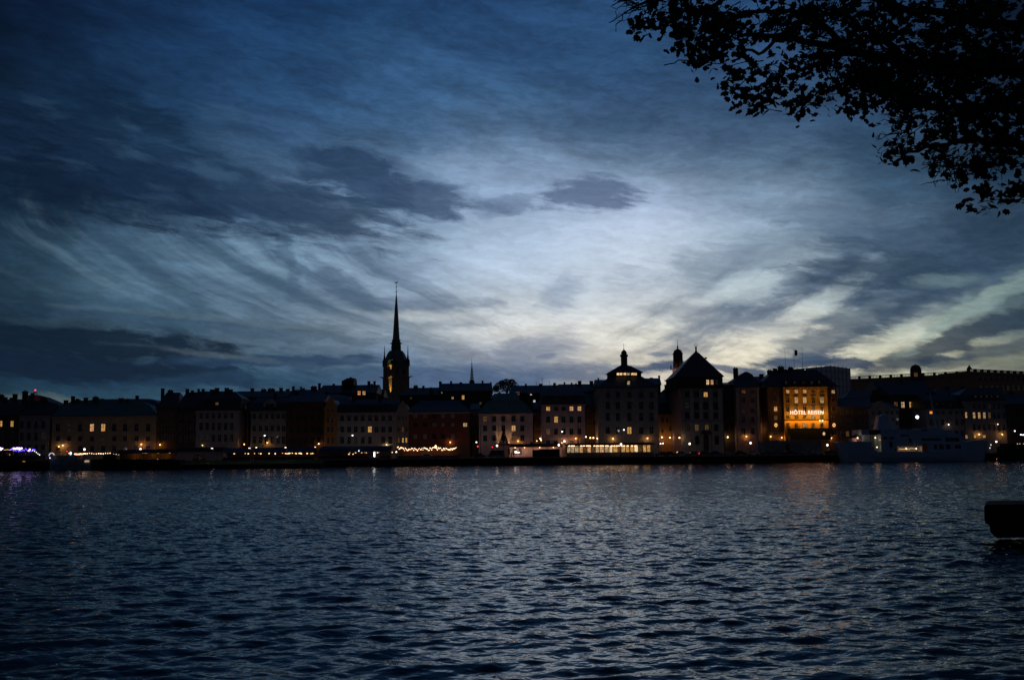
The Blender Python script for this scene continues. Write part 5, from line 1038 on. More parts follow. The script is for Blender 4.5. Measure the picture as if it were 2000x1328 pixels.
# terrace of the red house, pale shed, site fence
Y = 342; X = lambda px: at(px, 884, Y).x
t = thing('terrace_hut', 'low orange-lit open terrace hut under the string lights', 'terrace', (X(830), Y, GZ))
MB().box(X(778), X(893), Y + 4, Y + 4.3, GZ, zat(835, 877, Y)).build('back_wall', PL['brown'], t); MB().box(X(776), X(894), Y - .2, Y - .1, GZ, GZ + .9).build('railing', M_DCANVAS, t)
for px in (785, 800, 815, 830, 845, 862, 880): MB().box(X(px) - .06, X(px) + .06, Y, Y + .12, GZ, zat(835, 874, Y)).build('post', M_DFRAME, t)
for px in (800, 828, 852, 874): P = at(px, 878, Y + 2); light('POINT', (P.x, P.y, P.z), 34, (1, .36, .14), t, size=.15, name='lamp_light')
Y = 344; t = thing('site_fence', 'long pale grey site fence between the hotel and the parked cars', 'fence', (at(1540, 880, Y).x, Y, GZ))
f = MB(); a, b = at(1480, 880, Y).x, at(1606, 880, Y).x; n = 16
for i in range(n):
    xx = a + (b - a) * i / n; f.box(xx + .03, xx + (b - a) / n - .03, Y, Y + .12, GZ, zat(1540, 861.5, Y))
f.build('panels', surf('pale_fence', (.26, .26, .25), .85), t); MB().box(a - .1, b + .1, Y - .08, Y + .2, zat(1540, 861.49, Y), zat(1540, 860.6, Y)).build('rail', surf('fence_rail', (.30, .22, .16), .8), t)
MB().box(at(1535, 880, Y).x, at(1541.5, 880, Y).x, Y - .1, Y - .01, GZ, zat(1540, 867, Y)).build('door', M_DFRAME, t)
Y = 340; t = thing('storage_shed', 'low pale shed with a dark arched opening, left of the left blue awning', 'shed', (at(400, 885, Y).x, Y, GZ)); a, b = at(342, 885, Y).x, at(434, 885, Y).x
MB().box(a, b, Y, Y + 6, GZ - .1, zat(390, 882, Y)).build('wall', PL['grey'], t); MB().hull([(a - .3, Y - .5, zat(390, 881.9, Y)), (b + .3, Y - .5, zat(390, 881.9, Y)), (b + .3, Y + 6.3, zat(390, 881.9, Y)), (a - .3, Y + 6.3, zat(390, 881.9, Y))], [(a, Y, zat(390, 875, Y)), (b, Y, zat(390, 875, Y)), (b, Y + 6, zat(390, 873, Y)), (a, Y + 6, zat(390, 873, Y))]).build('roof', M_DCANVAS, t)
c = at(388, 897, Y); MB().lathe((c.x, Y - .05, 0), [(2.3, GZ), (2.2, GZ + .8), (1.6, GZ + 1.5), (.6, GZ + 1.9), (.05, GZ + 2)], 12, ry=.02).build('opening', M_GLASS, t)

# ------------------------------------------------------------------ cars and people
PAINT = {k: surf('paint_' + k, c, .3, .5, metal=.3, var=.05, coat=.6) for k, c in dict(black=(.012, .012, .013), silver=(.30, .31, .33), white=(.55, .55, .55), blue=(.03, .05, .12), grey=(.09, .095, .10), teal=(.04, .10, .11), red=(.18, .02, .02)).items()}
M_TYRE = surf('rubber_tyre', (.015, .015, .015), .9)
def car(x, Y, label, paint='grey', L=4.4, H=1.45, W=1.75, van=False, lamps=None, group='cars parked along the quay', flip=1):
    t = thing('parked_van' if van else 'parked_car', label, 'van' if van else 'car', (x, Y, GZ), group)
    s = flip; X = lambda u: x + s * u * L
    if van: body = [(-.5, .35), (.5, .35), (.5, .8), (.44, 1.0), (-.5, 1.0)]; cab = [(.44, 1.0), (.27, H), (-.48, H), (-.5, 1.0)]
    else: body = [(-.5, .32), (.5, .30), (.5, .62), (.46, .78), (.24, .90), (-.40, .93), (-.5, .85)]; cab = [(.24, .90), (.08, H * .98), (-.12, H), (-.33, H * .95), (-.45, .93)]
    y0, y1 = Y - W / 2, Y + W / 2
    MB().loft([[(X(u), y0 + .06, GZ + v * .98 + .01) for u, v in body], [(X(u), y0, GZ + v) for u, v in body][:0] or [(X(u * .995), y0 + .001, GZ + v) for u, v in body], [(X(u * .995), y1 - .001, GZ + v) for u, v in body]]).build('body', PAINT[paint], t)
    MB().loft([[(X(u), y0 + .04, GZ + v + (.002 if v < 1.01 else 0)) if v < 1.01 else (X(u), y0 + .22, GZ + v) for u, v in cab], [(X(u), y1 - .04, GZ + v + (.002 if v < 1.01 else 0)) if v < 1.01 else (X(u), y1 - .22, GZ + v) for u, v in cab]]).build('cabin', PAINT[paint], t)
    g0, g1 = (cab[0][0] + cab[1][0]) / 2, (cab[-1][0] + cab[-2][0]) / 2
    zt = H - .12; zb = .98 if not van else 1.05
    for a, b in ((g1 + .05, (g0 + g1) / 2 - .01), ((g0 + g1) / 2 + .01, g0 - .04)):
        MB().hull([(X(a), y0 + .045, GZ + zb), (X(b), y0 + .045, GZ + zb), (X(b), y0 + .12, GZ + zb), (X(a), y0 + .12, GZ + zb)], [(X(a + .02), y0 + .19, GZ + zt), (X(b - .02), y0 + .19, GZ + zt), (X(b - .02), y0 + .26, GZ + zt), (X(a + .02), y0 + .26, GZ + zt)]).build('window', M_GLASS, t)
    for u in (-.31, .31):
        for yy in (y0 + .02, y1 - .22):
            c = [(X(u) + .31 * math.cos(a), GZ + .31 + .31 * math.sin(a)) for a in [2 * math.pi * i / 12 for i in range(12)]]
            w_ = MB().hull([(p_, yy - .05, q_) for p_, q_ in c], [(p_, yy + .2, q_) for p_, q_ in c]).build('wheel', M_TYRE, t)
            c = [(X(u) + .18 * math.cos(a), GZ + .31 + .18 * math.sin(a)) for a in [2 * math.pi * i / 8 for i in range(8)]]
            if yy < Y: MB().hull([(p_, yy - .07, q_) for p_, q_ in c], [(p_, yy - .051, q_) for p_, q_ in c]).build('rim', M_POLE, w_)
    for u, k, nm in ((.5, 'white', 'headlight'), (-.5, 'red', 'tail_light')):
        xx = X(u); on = lamps == nm
        MB().box(xx - .12, xx + .05, y0 - .02, y0 + .3, GZ + .62, GZ + .76).build(nm, LAMP[k] if on else (M_GLASS if k == 'white' else surf('red_plastic', (.2, .01, .01), .3)), t)
    return t
cars = [(1291, 'blue', 'dark blue car, first of the parked row right of the glass pavilion', None), (1310, 'black', 'black parked car with a lit red tail light', 'tail_light'), (1332, 'silver', 'silver parked car under the alley lamps', None), (1353, 'teal', 'teal parked car under the globe lamp of the pyramid-roofed block', None),
  (1377, 'red', 'dark red parked car in front of the bank entrance', 'tail_light'), (1399, 'blue', 'dark blue parked car right of the bank entrance', None), (1422, 'silver', 'silver-blue parked car before the dark side block', None), (1447, 'black', 'black parked car before the reddish house', None),
  (1471, 'white', 'white parked car near the left end of the site fence', None), (1496, 'grey', 'grey parked car before the left part of the site fence', None), (1520, 'teal', 'teal parked car before the middle of the site fence', None), (1545, 'black', 'black parked car at the fence door', None),
  (1573, 'silver', 'silver parked car before the black hotel veranda', None), (1597, 'white', 'white parked car before the right end of the site fence', None), (1624, 'grey', 'grey parked car beside the bow of the white ship', None)]
for i, (px, pt_, lab, lm) in enumerate(cars): car(at(px, 885, 338.5 + (i % 2) * 1.2).x, 338.5 + (i % 2) * 1.2, lab, pt_, flip=1 if i % 3 else -1, lamps=lm, H=1.42 + .06 * (i % 3), L=4.1 + .15 * (i % 3))
car(at(832, 885, 337).x, 337, 'pale car standing under the string lights of the red house', 'silver', flip=-1)
car(at(968, 884, 338).x, 338, 'dark grey van parked in front of the pink-white house', 'grey', L=5.4, H=2.5, W=1.95, van=True, flip=-1)
car(at(939, 885, 339).x, 339, 'small dark car left of the dark grey van, nose to the alley', 'black', L=3.6, H=1.6)
M_CLOTH = [surf('cloth_dark', (.02, .02, .03), .9), surf('cloth_blue', (.03, .05, .12), .9), surf('cloth_tan', (.25, .16, .07), .9)]
M_SKIN = surf('skin', (.35, .2, .14), .6)
def person(px, Y, label, ci, rz=0.0, stride=.12):
    x = at(px, 885, Y).x; t = thing('person', label, 'person', (x, Y, GZ), 'people on the quay', )
    J = {'pel': (0, 0, .95), 'ch': (0, 0, 1.28), 'nk': (0, 0, 1.46), 'hd': (.01, 0, 1.58), 'tp': (.01, 0, 1.74), 'kl': (.09 + stride * .5, -.1, .5), 'al': (.02 + stride, -.1, .07), 'tl': (.17 + stride, -.1, .03),
         'kr': (-.02, .1, .5), 'ar': (-stride, .1, .07), 'tr': (.14 - stride, .1, .03), 'sl': (0, -.2, 1.40), 'el': (-.06, -.26, 1.12), 'wl': (.06, -.25, .88), 'fl': (.10, -.25, .78), 'sr': (0, .2, 1.40), 'er': (.02, .26, 1.12), 'wr': (.14, .24, .90), 'fr': (.18, .24, .80)}
    E = [('pel', 'ch'), ('ch', 'nk'), ('nk', 'hd'), ('hd', 'tp'), ('pel', 'kl'), ('kl', 'al'), ('al', 'tl'), ('pel', 'kr'), ('kr', 'ar'), ('ar', 'tr'), ('ch', 'sl'), ('sl', 'el'), ('el', 'wl'), ('wl', 'fl'), ('ch', 'sr'), ('sr', 'er'), ('er', 'wr'), ('wr', 'fr')]
    rad = dict(pel=.15, ch=.16, nk=.06, hd=.10, tp=.07, kl=.08, al=.05, tl=.04, kr=.08, ar=.05, tr=.04, sl=.08, el=.05, wl=.038, fl=.03, sr=.08, er=.05, wr=.038, fr=.03)
    ks = list(J); me = bpy.data.meshes.new('body'); me.from_pydata([J[k] for k in ks], [(ks.index(a), ks.index(b)) for a, b in E], [])
    o = bpy.data.objects.new('body', me); COL.objects.link(o); o.parent = t; o.rotation_euler.z = rz
    md = o.modifiers.new('skin', 'SKIN'); 
    for i, k in enumerate(ks): me.skin_vertices[0].data[i].radius = (rad[k], rad[k])
    me.skin_vertices[0].data[0].use_root = True
    ss = o.modifiers.new('sub', 'SUBSURF'); ss.levels = ss.render_levels = 1
    me.materials.append(M_CLOTH[ci])
    m = MB().ball((x + .01, Y, GZ + 1.68), .115, 8, 6, 1.1); m.build('hair', surf('hair_dark', (.03, .02, .015), .7), t)
person(994, 341, 'person in tan coat standing at the left corner of the kiosk', 2); person(1003, 342, 'person in dark clothes walking before the kiosk windows', 0, .4); person(999, 343, 'person in blue jacket between the tan coat and the kiosk window', 1, 2.0)
person(1443, 336, 'person in dark clothes walking past the parked cars below the reddish house', 0, 0, .2); person(897.5, 337, 'person in dark clothes at the right end of the string lights', 0, 3.0)

# ------------------------------------------------------------------ ships and boats
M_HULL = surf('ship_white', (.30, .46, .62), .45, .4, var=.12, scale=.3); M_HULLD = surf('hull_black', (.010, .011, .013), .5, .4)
def hull(m, st, Y, zk=-.6):
    """st: stations (x, half breadth, deck z); rounded sections lofted bow to stern"""
    loops = []
    for x, hb, zd in st:
        hw = hb * .82; loops.append([(x, Y - hb, zd), (x, Y - hb * .97, zd * .55), (x, Y - hw, .1), (x, Y - hw * .6, zk), (x, Y + hw * .6, zk), (x, Y + hw, .1), (x, Y + hb * .97, zd * .55), (x, Y + hb, zd)])
    return m.loft(loops)
def white_ship():
    Y = 324; X = lambda px: at(px, 880, Y - 4).x; z = lambda y, px=1780: zat(px, y, Y - 4)
    t = thing('white_ship', 'large white passenger ship with raked funnel moored at the right', 'ship', (X(1790), Y, 0))
    st = [(X(1638), .8, z(865, 1640)), (X(1643), 2.4, z(863, 1640)), (X(1656), 4.0, z(862, 1650)), (X(1680), 4.6, z(862, 1680)), (X(1701), 4.8, z(863, 1700)), (X(1706), 4.8, z(878, 1706)), (X(1716), 4.8, z(883, 1716)), (X(1800), 4.8, z(883.5, 1800)), (X(1880), 4.3, z(879, 1880)),
          (X(1888), 4.0, z(862, 1888)), (X(1910), 3.0, z(860.5, 1910)), (X(1935), 1.2, z(860, 1935)), (X(1943), .3, z(860, 1943))]
    h = MB(); loops = []
    for i, (x, hb, zd) in enumerate(st):
        xs = x + (2.4 if i == 0 else 1.6 if i == 1 else 0); xe = x - (2.0 if i == len(st) - 1 else 1.0 if i == len(st) - 2 else 0); xb = xs if i < 6 else xe
        hw = hb * .85; loops.append([(x, Y - hb, zd), ((x + xb) / 2, Y - hb * .97, zd * .5), (xb, Y - hw, .15), (xb, Y - hw * .6, -.6), (xb, Y + hw * .6, -.6), (xb, Y + hw, .15), ((x + xb) / 2, Y + hb * .97, zd * .5), (x, Y + hb, zd)])
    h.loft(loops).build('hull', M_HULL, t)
    B = lambda a, b, ya, yb, hw: (X(a), X(b), Y - hw, Y + hw, z(yb, (a + b) / 2), z(ya, (a + b) / 2))
    y_ = lambda hw: Y - hw
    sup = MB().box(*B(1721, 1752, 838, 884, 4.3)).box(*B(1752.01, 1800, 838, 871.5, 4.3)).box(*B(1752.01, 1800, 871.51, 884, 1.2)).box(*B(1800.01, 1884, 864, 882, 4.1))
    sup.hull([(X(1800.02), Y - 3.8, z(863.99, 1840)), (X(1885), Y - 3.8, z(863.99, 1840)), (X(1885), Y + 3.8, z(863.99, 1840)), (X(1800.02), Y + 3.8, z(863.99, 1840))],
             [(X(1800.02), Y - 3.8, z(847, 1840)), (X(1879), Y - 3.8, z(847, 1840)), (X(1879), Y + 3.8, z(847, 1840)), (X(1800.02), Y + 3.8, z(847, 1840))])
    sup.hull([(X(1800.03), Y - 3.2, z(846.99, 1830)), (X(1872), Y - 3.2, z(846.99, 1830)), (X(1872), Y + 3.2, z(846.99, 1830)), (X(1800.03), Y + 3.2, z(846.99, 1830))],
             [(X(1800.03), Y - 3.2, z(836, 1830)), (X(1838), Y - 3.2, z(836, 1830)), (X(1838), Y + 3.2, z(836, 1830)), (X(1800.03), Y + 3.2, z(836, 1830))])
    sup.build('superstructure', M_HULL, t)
    MB().box(*B(1683, 1720.9, 839, 849, 4.4)).box(*B(1690, 1704, 849.01, 862.5, 2.6)).box(*B(1714, 1720.8, 849.02, 883, 1.5)).build('bridge_wing', M_HULL, t)
    MB().box(X(1698), X(1720.5), Y - 4.45, Y - 4.405, z(848, 1710), z(840, 1710)).build('bridge_window', M_DFRAME, t)
    # funnel raked towards the left, with pale rear stay
    f = MB(); f.hull([(X(1720), Y - 1.9, z(837.99)), (X(1747), Y - 1.9, z(837.99)), (X(1747), Y + 1.9, z(837.99)), (X(1720), Y + 1.9, z(837.99))], [(X(1726), Y - 1.4, z(811)), (X(1738), Y - 1.4, z(808)), (X(1738), Y + 1.4, z(808)), (X(1726), Y + 1.4, z(811))])
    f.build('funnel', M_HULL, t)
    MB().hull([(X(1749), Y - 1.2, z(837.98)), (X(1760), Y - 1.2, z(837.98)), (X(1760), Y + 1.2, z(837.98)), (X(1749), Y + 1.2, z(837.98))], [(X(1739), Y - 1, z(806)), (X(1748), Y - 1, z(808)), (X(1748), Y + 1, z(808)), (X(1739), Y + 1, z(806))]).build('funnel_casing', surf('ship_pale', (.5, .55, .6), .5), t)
    m = MB().tube([(X(1842), Y, z(836.5, 1840)), (X(1832.5), Y, z(764.5, 1832))], [.42, .1], 8).tube([(X(1848), Y - 1.2, z(836.5, 1840)), (X(1837.5), Y, z(795, 1836))], [.12, .08], 5).tube([(X(1848), Y + 1.2, z(836.5, 1840)), (X(1837.5), Y, z(795, 1836))], [.12, .08], 5)
    m.box(X(1828), X(1838), Y - .08, Y + .08, z(776.3, 1832), z(775.5, 1832)).box(X(1832), X(1843), Y - .5, Y + .5, z(808.5, 1836), z(808, 1836)).build('mast', M_HULL, t)
    for a, b, ya, yb, hw in ((1848, 1856, 854.5, 862, 3.8), (1857, 1865, 854.5, 862, 3.8), (1866, 1875, 854.5, 862, 3.8), (1824, 1830, 867.5, 877, 4.1), (1835, 1843, 867.5, 877, 4.1), (1848, 1856, 867.5, 877, 4.1), (1865, 1877, 869, 876, 4.1), (1884, 1894, 0, 0, 0), (1760, 1775, 849, 852, 4.3), (1725, 1733, 853, 858, 4.3), (1738, 1746, 853, 858, 4.3), (1802, 1840, 856, 860, 3.8), (1806, 1815, 838.5, 841.5, 3.2), (1737, 1743, 862, 874, 4.3), (1775, 1781, 857, 864, 4.3), (1747, 1751, 875, 880, 4.3)):
        if ya: MB().box(X(a), X(b), Y - hw - .03, Y - hw + .02, z(yb, (a + b) / 2), z(ya, (a + b) / 2)).build('window', glass('ship_glass', (.004, .006, .010)), t)
    d = MB().box(X(1802), X(1811), Y - 4.22, Y - 4.105, z(881.5, 1806), z(868, 1806)).lathe((X(1806.5), Y - 4.2, 0), [(.75, z(868, 1806)), (.68, z(866.8, 1806)), (.3, z(865.8, 1806)), (.03, z(865.6, 1806))], 10, ry=.1)
    d.build('door', surf('door_orange', (.35, .16, .09), .6), t)
    bulw = MB().box(X(1716), X(1800), Y - 4.75, Y - 4.68, z(883.6, 1758), z(881.5, 1758)).build('bulwark', M_HULL, t)
    for px, py, hw, r, e, c in ((1675, 855.2, 3.2, .24, 60, (1, .5, .3)), (1709.5, 854.8, 2.4, .2, 10, (1, .5, .2)), (1713, 873.2, 3.4, .2, 8, (1, .4, .12)), (1718.8, 859, 4.5, .1, 0, None), (1770, 876.2, 3.9, .2, 60, (1, .24, .05)), (1789.5, 876, 3.9, .2, 45, (1, .34, .1)), (1939.5, 899, 3, .1, 0, None)):
        P = at(px, py, Y - hw)
        if py < 890: MB().ball(P, r, 8, 6).build('deck_lamp', LAMP['bulb' if c else 'small'], t)
        if e: light('POINT', (P.x, P.y - r - .15, P.z - .1), e, c, t, size=.15, name='lamp_light')
    MB().box(X(1669), X(1678), Y - 2.2, Y + 1, z(862, 1674), z(855.5, 1674)).build('deck_house', PL['pink'], t)
    random.seed(5)
    for i in range(18):
        P = at(1757 + i * 1.9, 876 + random.uniform(-1.4, 1.4), Y - 3.0); MB().ball(P, .07, 6, 4).build('fairy_light', LAMP['small'], t)
    r = MB()
    for a, b, ya in ((1640, 1700, 862), (1888, 1938, 860), (1722, 1800, 838)):
        n = int((b - a) / 5)
        for i in range(n + 1): px = a + (b - a) * i / n; r.box(X(px) - .02, X(px) + .02, Y - 3.0, Y - 2.96, z(ya, px), z(ya - 5, px))
        for k_ in (2.5, 5): r.tube([(X(a), Y - 2.98, z(ya - k_, a)), (X(b), Y - 2.98, z(ya - k_, b))], .02, 4)
    r.build('railing', M_POLE, t)
white_ship()
def dark_ship():
    Y = 326; X = lambda px: at(px, 880, Y).x; z = lambda y, px=1980: zat(px, y, Y)
    t = thing('dark_ship', 'dark vessel at the right edge, moored behind the white ship bow', 'ship', (X(1990), Y, 0))
    hull(MB(), [(X(1948), .4, z(872)), (X(1955), 2.4, z(873)), (X(1975), 4, z(875)), (X(2060), 4, z(875))], Y).build('hull', M_HULLD, t)
    MB().box(X(1962), X(2060), Y - 3, Y + 3, z(874.9), z(866)).build('deck_house', M_HULLD, t)
    for px in (1987.5, 1992, 1999.5): P = at(px, 866.5, Y - 3.2); MB().ball(P, .09, 6, 4).build('deck_lamp', LAMP['small'], t)
    for px, py, k in ((1935.5, 868.5, 'white'), (1933.5, 874.5, 'white'), (1946, 862.5, 'pinkish')):
        P = at(px, py, Y + 3); q_ = thing('quay_lamp', {1935.5: 'upper of two tiny greenish-white lamps off the white ship bow', 1933.5: 'lower of two tiny greenish-white lamps off the white ship bow', 1946: 'bright pinkish lamp between the white ship bow and the dark vessel'}[px], 'lamp', (P.x, Y + 10, GZ))
        MB().lathe((P.x, Y + 10, 0), [(.06, GZ), (.04, zat(px, py, Y + 10) - .15)], 6).build('post', M_IRON, q_); P = at(px, py, Y + 10); MB().ball(P, .3 if k == 'pinkish' else .12, 8, 5).build('globe', LAMP[k], q_)
    P = at(1946.5, 896.5, 318); q_ = thing('buoy', 'small floating lit buoy below the white ship bow', 'buoy', (P.x, 318, 0)); MB().lathe((P.x, 318, 0), [(.3, -.3), (.35, .1), (.12, .3), (.1, P.z)], 8).build('float', M_IRON, q_); MB().ball(P, .1, 6, 5).build('lamp', LAMP['small'], q_)
dark_ship()
def left_boats():
    Y = 316; X = lambda px: at(px, 895, Y - 3).x; z = lambda y, px=60: zat(px, y, Y - 3)
    t = thing('restaurant_boat', 'party boat at the left edge with violet and white deck lights', 'boat', (X(30), Y, 0))
    hull(MB(), [(X(-70), 3, z(901)), (X(0), 3.4, z(900)), (X(60), 3.3, z(899.5)), (X(80), 2, z(899)), (X(88), .4, z(898))], Y).build('hull', M_HULLD, t)
    MB().box(X(-70), X(72), Y - 2.6, Y + 2.6, z(898.6), z(889)).build('deck_house', M_HULLD, t)
    MB().box(X(-70), X(66), Y - 2.9, Y + 2.9, z(882.6), z(881.6)).build('canopy', M_DCANVAS, t)
    for px in range(-60, 66, 12): MB().box(X(px) - .06, X(px) + .06, Y - 2.7, Y - 2.58, z(888.99), z(882.61)).build('post', M_IRON, t)
    random.seed(21)
    for i in range(26): P = at(26 + i * .68, 875.8 + random.uniform(-1.3, 1.8), Y - 3); MB().ball(P, .19, 6, 4).build('white_lamp', LAMP['violet'], t)
    for i in range(9): P = at(-3 + i * 1.0, 876 + random.uniform(-2, 2.5), Y - 3); MB().ball(P, .2, 6, 4).build('white_lamp', LAMP['violet'], t)
    for i in range(22): P = at(20 + i * 2.3, 878.6 + random.uniform(-3.2, 2.6), Y - 3); MB().ball(P, .15, 6, 4).build('blue_lamp', LAMP['blue'], t)
    for i in range(14): P = at(8 + i * 1.3, 878.2 + .4 * math.sin(i), Y - 3); MB().ball(P, .06, 6, 4).build('small_lamp', LAMP['small'], t)
    for px, py in ((58.5, 877.5), (56, 880)): P = at(px, py, Y - 3); MB().ball(P, .22, 8, 5).build('bow_lamp', LAMP['bulb'], t)
    for px, py in ((64, 879.5), (67.5, 881), (71, 883.3), (74.3, 886), (77.5, 888)): P = at(px, py, Y - 3); MB().ball(P, .13, 6, 4).build('white_lamp', LAMP['white'], t)
    for px, py in ((45.2, 901), (48, 901), (18.5, 886.5), (19, 888.5)): P = at(px, py, Y - 3.45); MB().box(P.x - .12, P.x + .12, P.y - .1, P.y + .06, P.z - .1, P.z + .1).build('porthole', LIT['amber'], t)
    for px, e, c in ((34, 110, (.6, .35, 1)), (60, 160, (.30, .10, 1)), (0, 70, (.8, .7, 1))): P = at(px, 883.5, Y - 1); light('POINT', P, e, c, t, size=.2, name='lamp_light')
    # small ferry
    t = thing('ferry_boat', 'small blue-white ferry with a lit arch at its wheelhouse and orange markings on the hull', 'boat', (X(130), Y, 0))
    z = lambda y, px=130: zat(px, y, Y - 3)
    hull(MB(), [(X(93), .3, z(893)), (X(100), 1.9, z(895)), (X(120), 2.9, z(898)), (X(160), 2.9, z(897)), (X(178), 2.2, z(897))], Y - 1).build('hull', surf('ferry_hull', (.16, .24, .30), .5), t)
    MB().box(X(110), X(150), Y - 3, Y + 1.2, z(897.5), z(889)).build('deck_house', surf('ferry_hull', (0, 0, 0)), t)
    MB().box(X(148), X(217), Y - 2.4, Y + 2.4, z(884.8), z(883.4)).build('canopy', M_DCANVAS, t)
    for px in (150, 166, 182, 198, 214): MB().box(X(px) - .05, X(px) + .05, Y - 2.3, Y - 2.2, z(897), z(884.81)).build('post', M_IRON, t)
    arc = [at(101 - 5.2 * math.cos(a), 890 - 5.4 * math.sin(a), Y - 3.3) for a in [math.pi * i / 12 for i in range(0, 12)]]
    MB().tube(arc, .13, 6).build('lit_arch', glow('arch_white', (.62, .66, .85), 1.0), t); P = at(97.5, 894, Y - 3.3); MB().ball(P, .16, 6, 5).build('bow_lamp', LAMP['violet'], t)
    for px, w_, h_ in ((137.3, 1.0, 5.5), (139, .7, 4.8)): P = at(px, 885.5, Y - 3.2); MB().box(P.x - .13 * w_, P.x + .13 * w_, P.y, P.y + .15, P.z - .4 * w_, P.z + .55 * w_).build('sign_light', glow('sign_cyan', (.45, .75, .9), 2.5), t)
    P = at(131, 881.3, Y - 3); MB().ball(P, .13, 6, 5).build('red_lamp', LAMP['red'], t)
    P = at(134.5, 885, Y - 3); MB().ball(P, .15, 6, 5).build('cabin_lamp', LAMP['small'], t)
    mk = MB()
    for i in range(9): px = 134.5 + i * 2.7; P = at(px, 904, Y - 3.95); mk.box(P.x - .14, P.x + .16, P.y, P.y + .2, P.z - .42, P.z + .38 - .12 * (i % 3))
    mk.build('hull_markings', surf('orange_paint', (.75, .16, .03), .6), t)
    for i in range(4): P = at(166 + i * 2.3, 900.5, Y - 3.9); MB().box(P.x - .14, P.x + .14, P.y, P.y + .2, P.z - .3, P.z + .3).build('cabin_window', LIT['pale'], t)
    for px in (120, 124.5, 128): P = at(px, 886, Y - 2.9); MB().box(P.x - .2, P.x + .2, P.y, P.y + .1, P.z - .5, P.z + .4).build('cabin_window', LIT['dim'], t)
    t = thing('barge', 'long black restaurant barge with warm lights under its roof, left of the jetty', 'barge', (X(260), Y + 1, 0))
    z = lambda y, px=260: zat(px, y, Y - 2)
    hull(MB(), [(X(180), 2.4, z(897, 180)), (X(215), 3, z(896.5, 215)), (X(340), 3, z(897, 340)), (X(352), 2.5, z(898, 350))], Y - 1).build('hull', M_HULLD, t)
    MB().box(X(222), X(338), Y - 3.2, Y + 2, z(885.2), z(884)).hull([(X(222), Y - 3.2, z(883.99)), (X(338), Y - 3.2, z(883.99)), (X(338), Y + 2, z(883.99)), (X(222), Y + 2, z(883.99))], [(X(226), Y, z(878)), (X(330), Y, z(878)), (X(330), Y + 1.8, z(878)), (X(226), Y + 1.8, z(878))]).build('roof', M_DCANVAS, t)
    MB().box(X(224), X(336), Y + 1, Y + 1.2, z(896.4), z(885.3)).build('back_wall', PL['ochre'], t)
    for px in range(224, 340, 14): MB().box(X(px) - .06, X(px) + .06, Y - 3.1, Y - 2.98, z(896.3), z(885.21)).build('post', M_IRON, t)
    for px in (262, 296, 322): P = at(px, 889, Y - .5); light('POINT', P, 9, (1, .5, .15), t, size=.15, name='lamp_light')
    MB().lathe((X(212), Y - 2.5, 0), [(2.4, z(896)), (2.2, z(890)), (1.2, z(886.5)), (.3, z(885))], 12).build('covered_dinghy', M_HULLD, t)
left_boats()

# ------------------------------------------------------------------ near pier at the right
def pier():
    Y = 52; Z = lambda y: zat(1950, y, Y); X = lambda px: at(px, 1020, Y).x
    t = thing('concrete_pier', 'black blunt end of a pier sticking in from the right edge above the water', 'pier', (X(1960), Y, 0))
    xr = X(2600); prof = [(1924, 990), (1927, 986.5), (1931, 985)]
    top = [(X(1931), Z(985)), (xr, Z(985)), (xr, Z(1050)), (X(1946), Z(1050)), (X(1940), Z(1047)), (X(1933), Z(1039)), (X(1932), Z(1025)), (X(1924.5), Z(1022)), (X(1923), Z(1010)), (X(1924), Z(990)), (X(1926.5), Z(986.5))]
    MB().hull([(x, Y, z_) for x, z_ in top], [(x * 1.072, Y + 3.6, z_) for x, z_ in top]).build('deck_beam', surf('wet_concrete', (.012, .012, .013), .8, .2, bump=.05), t)
    for px in (2100, 2300, 2500): MB().lathe((X(px), Y + 2.2, 0), [(.2, -1.5), (.2, Z(1049))], 10).build('pile', M_HULLD, t)
pier()

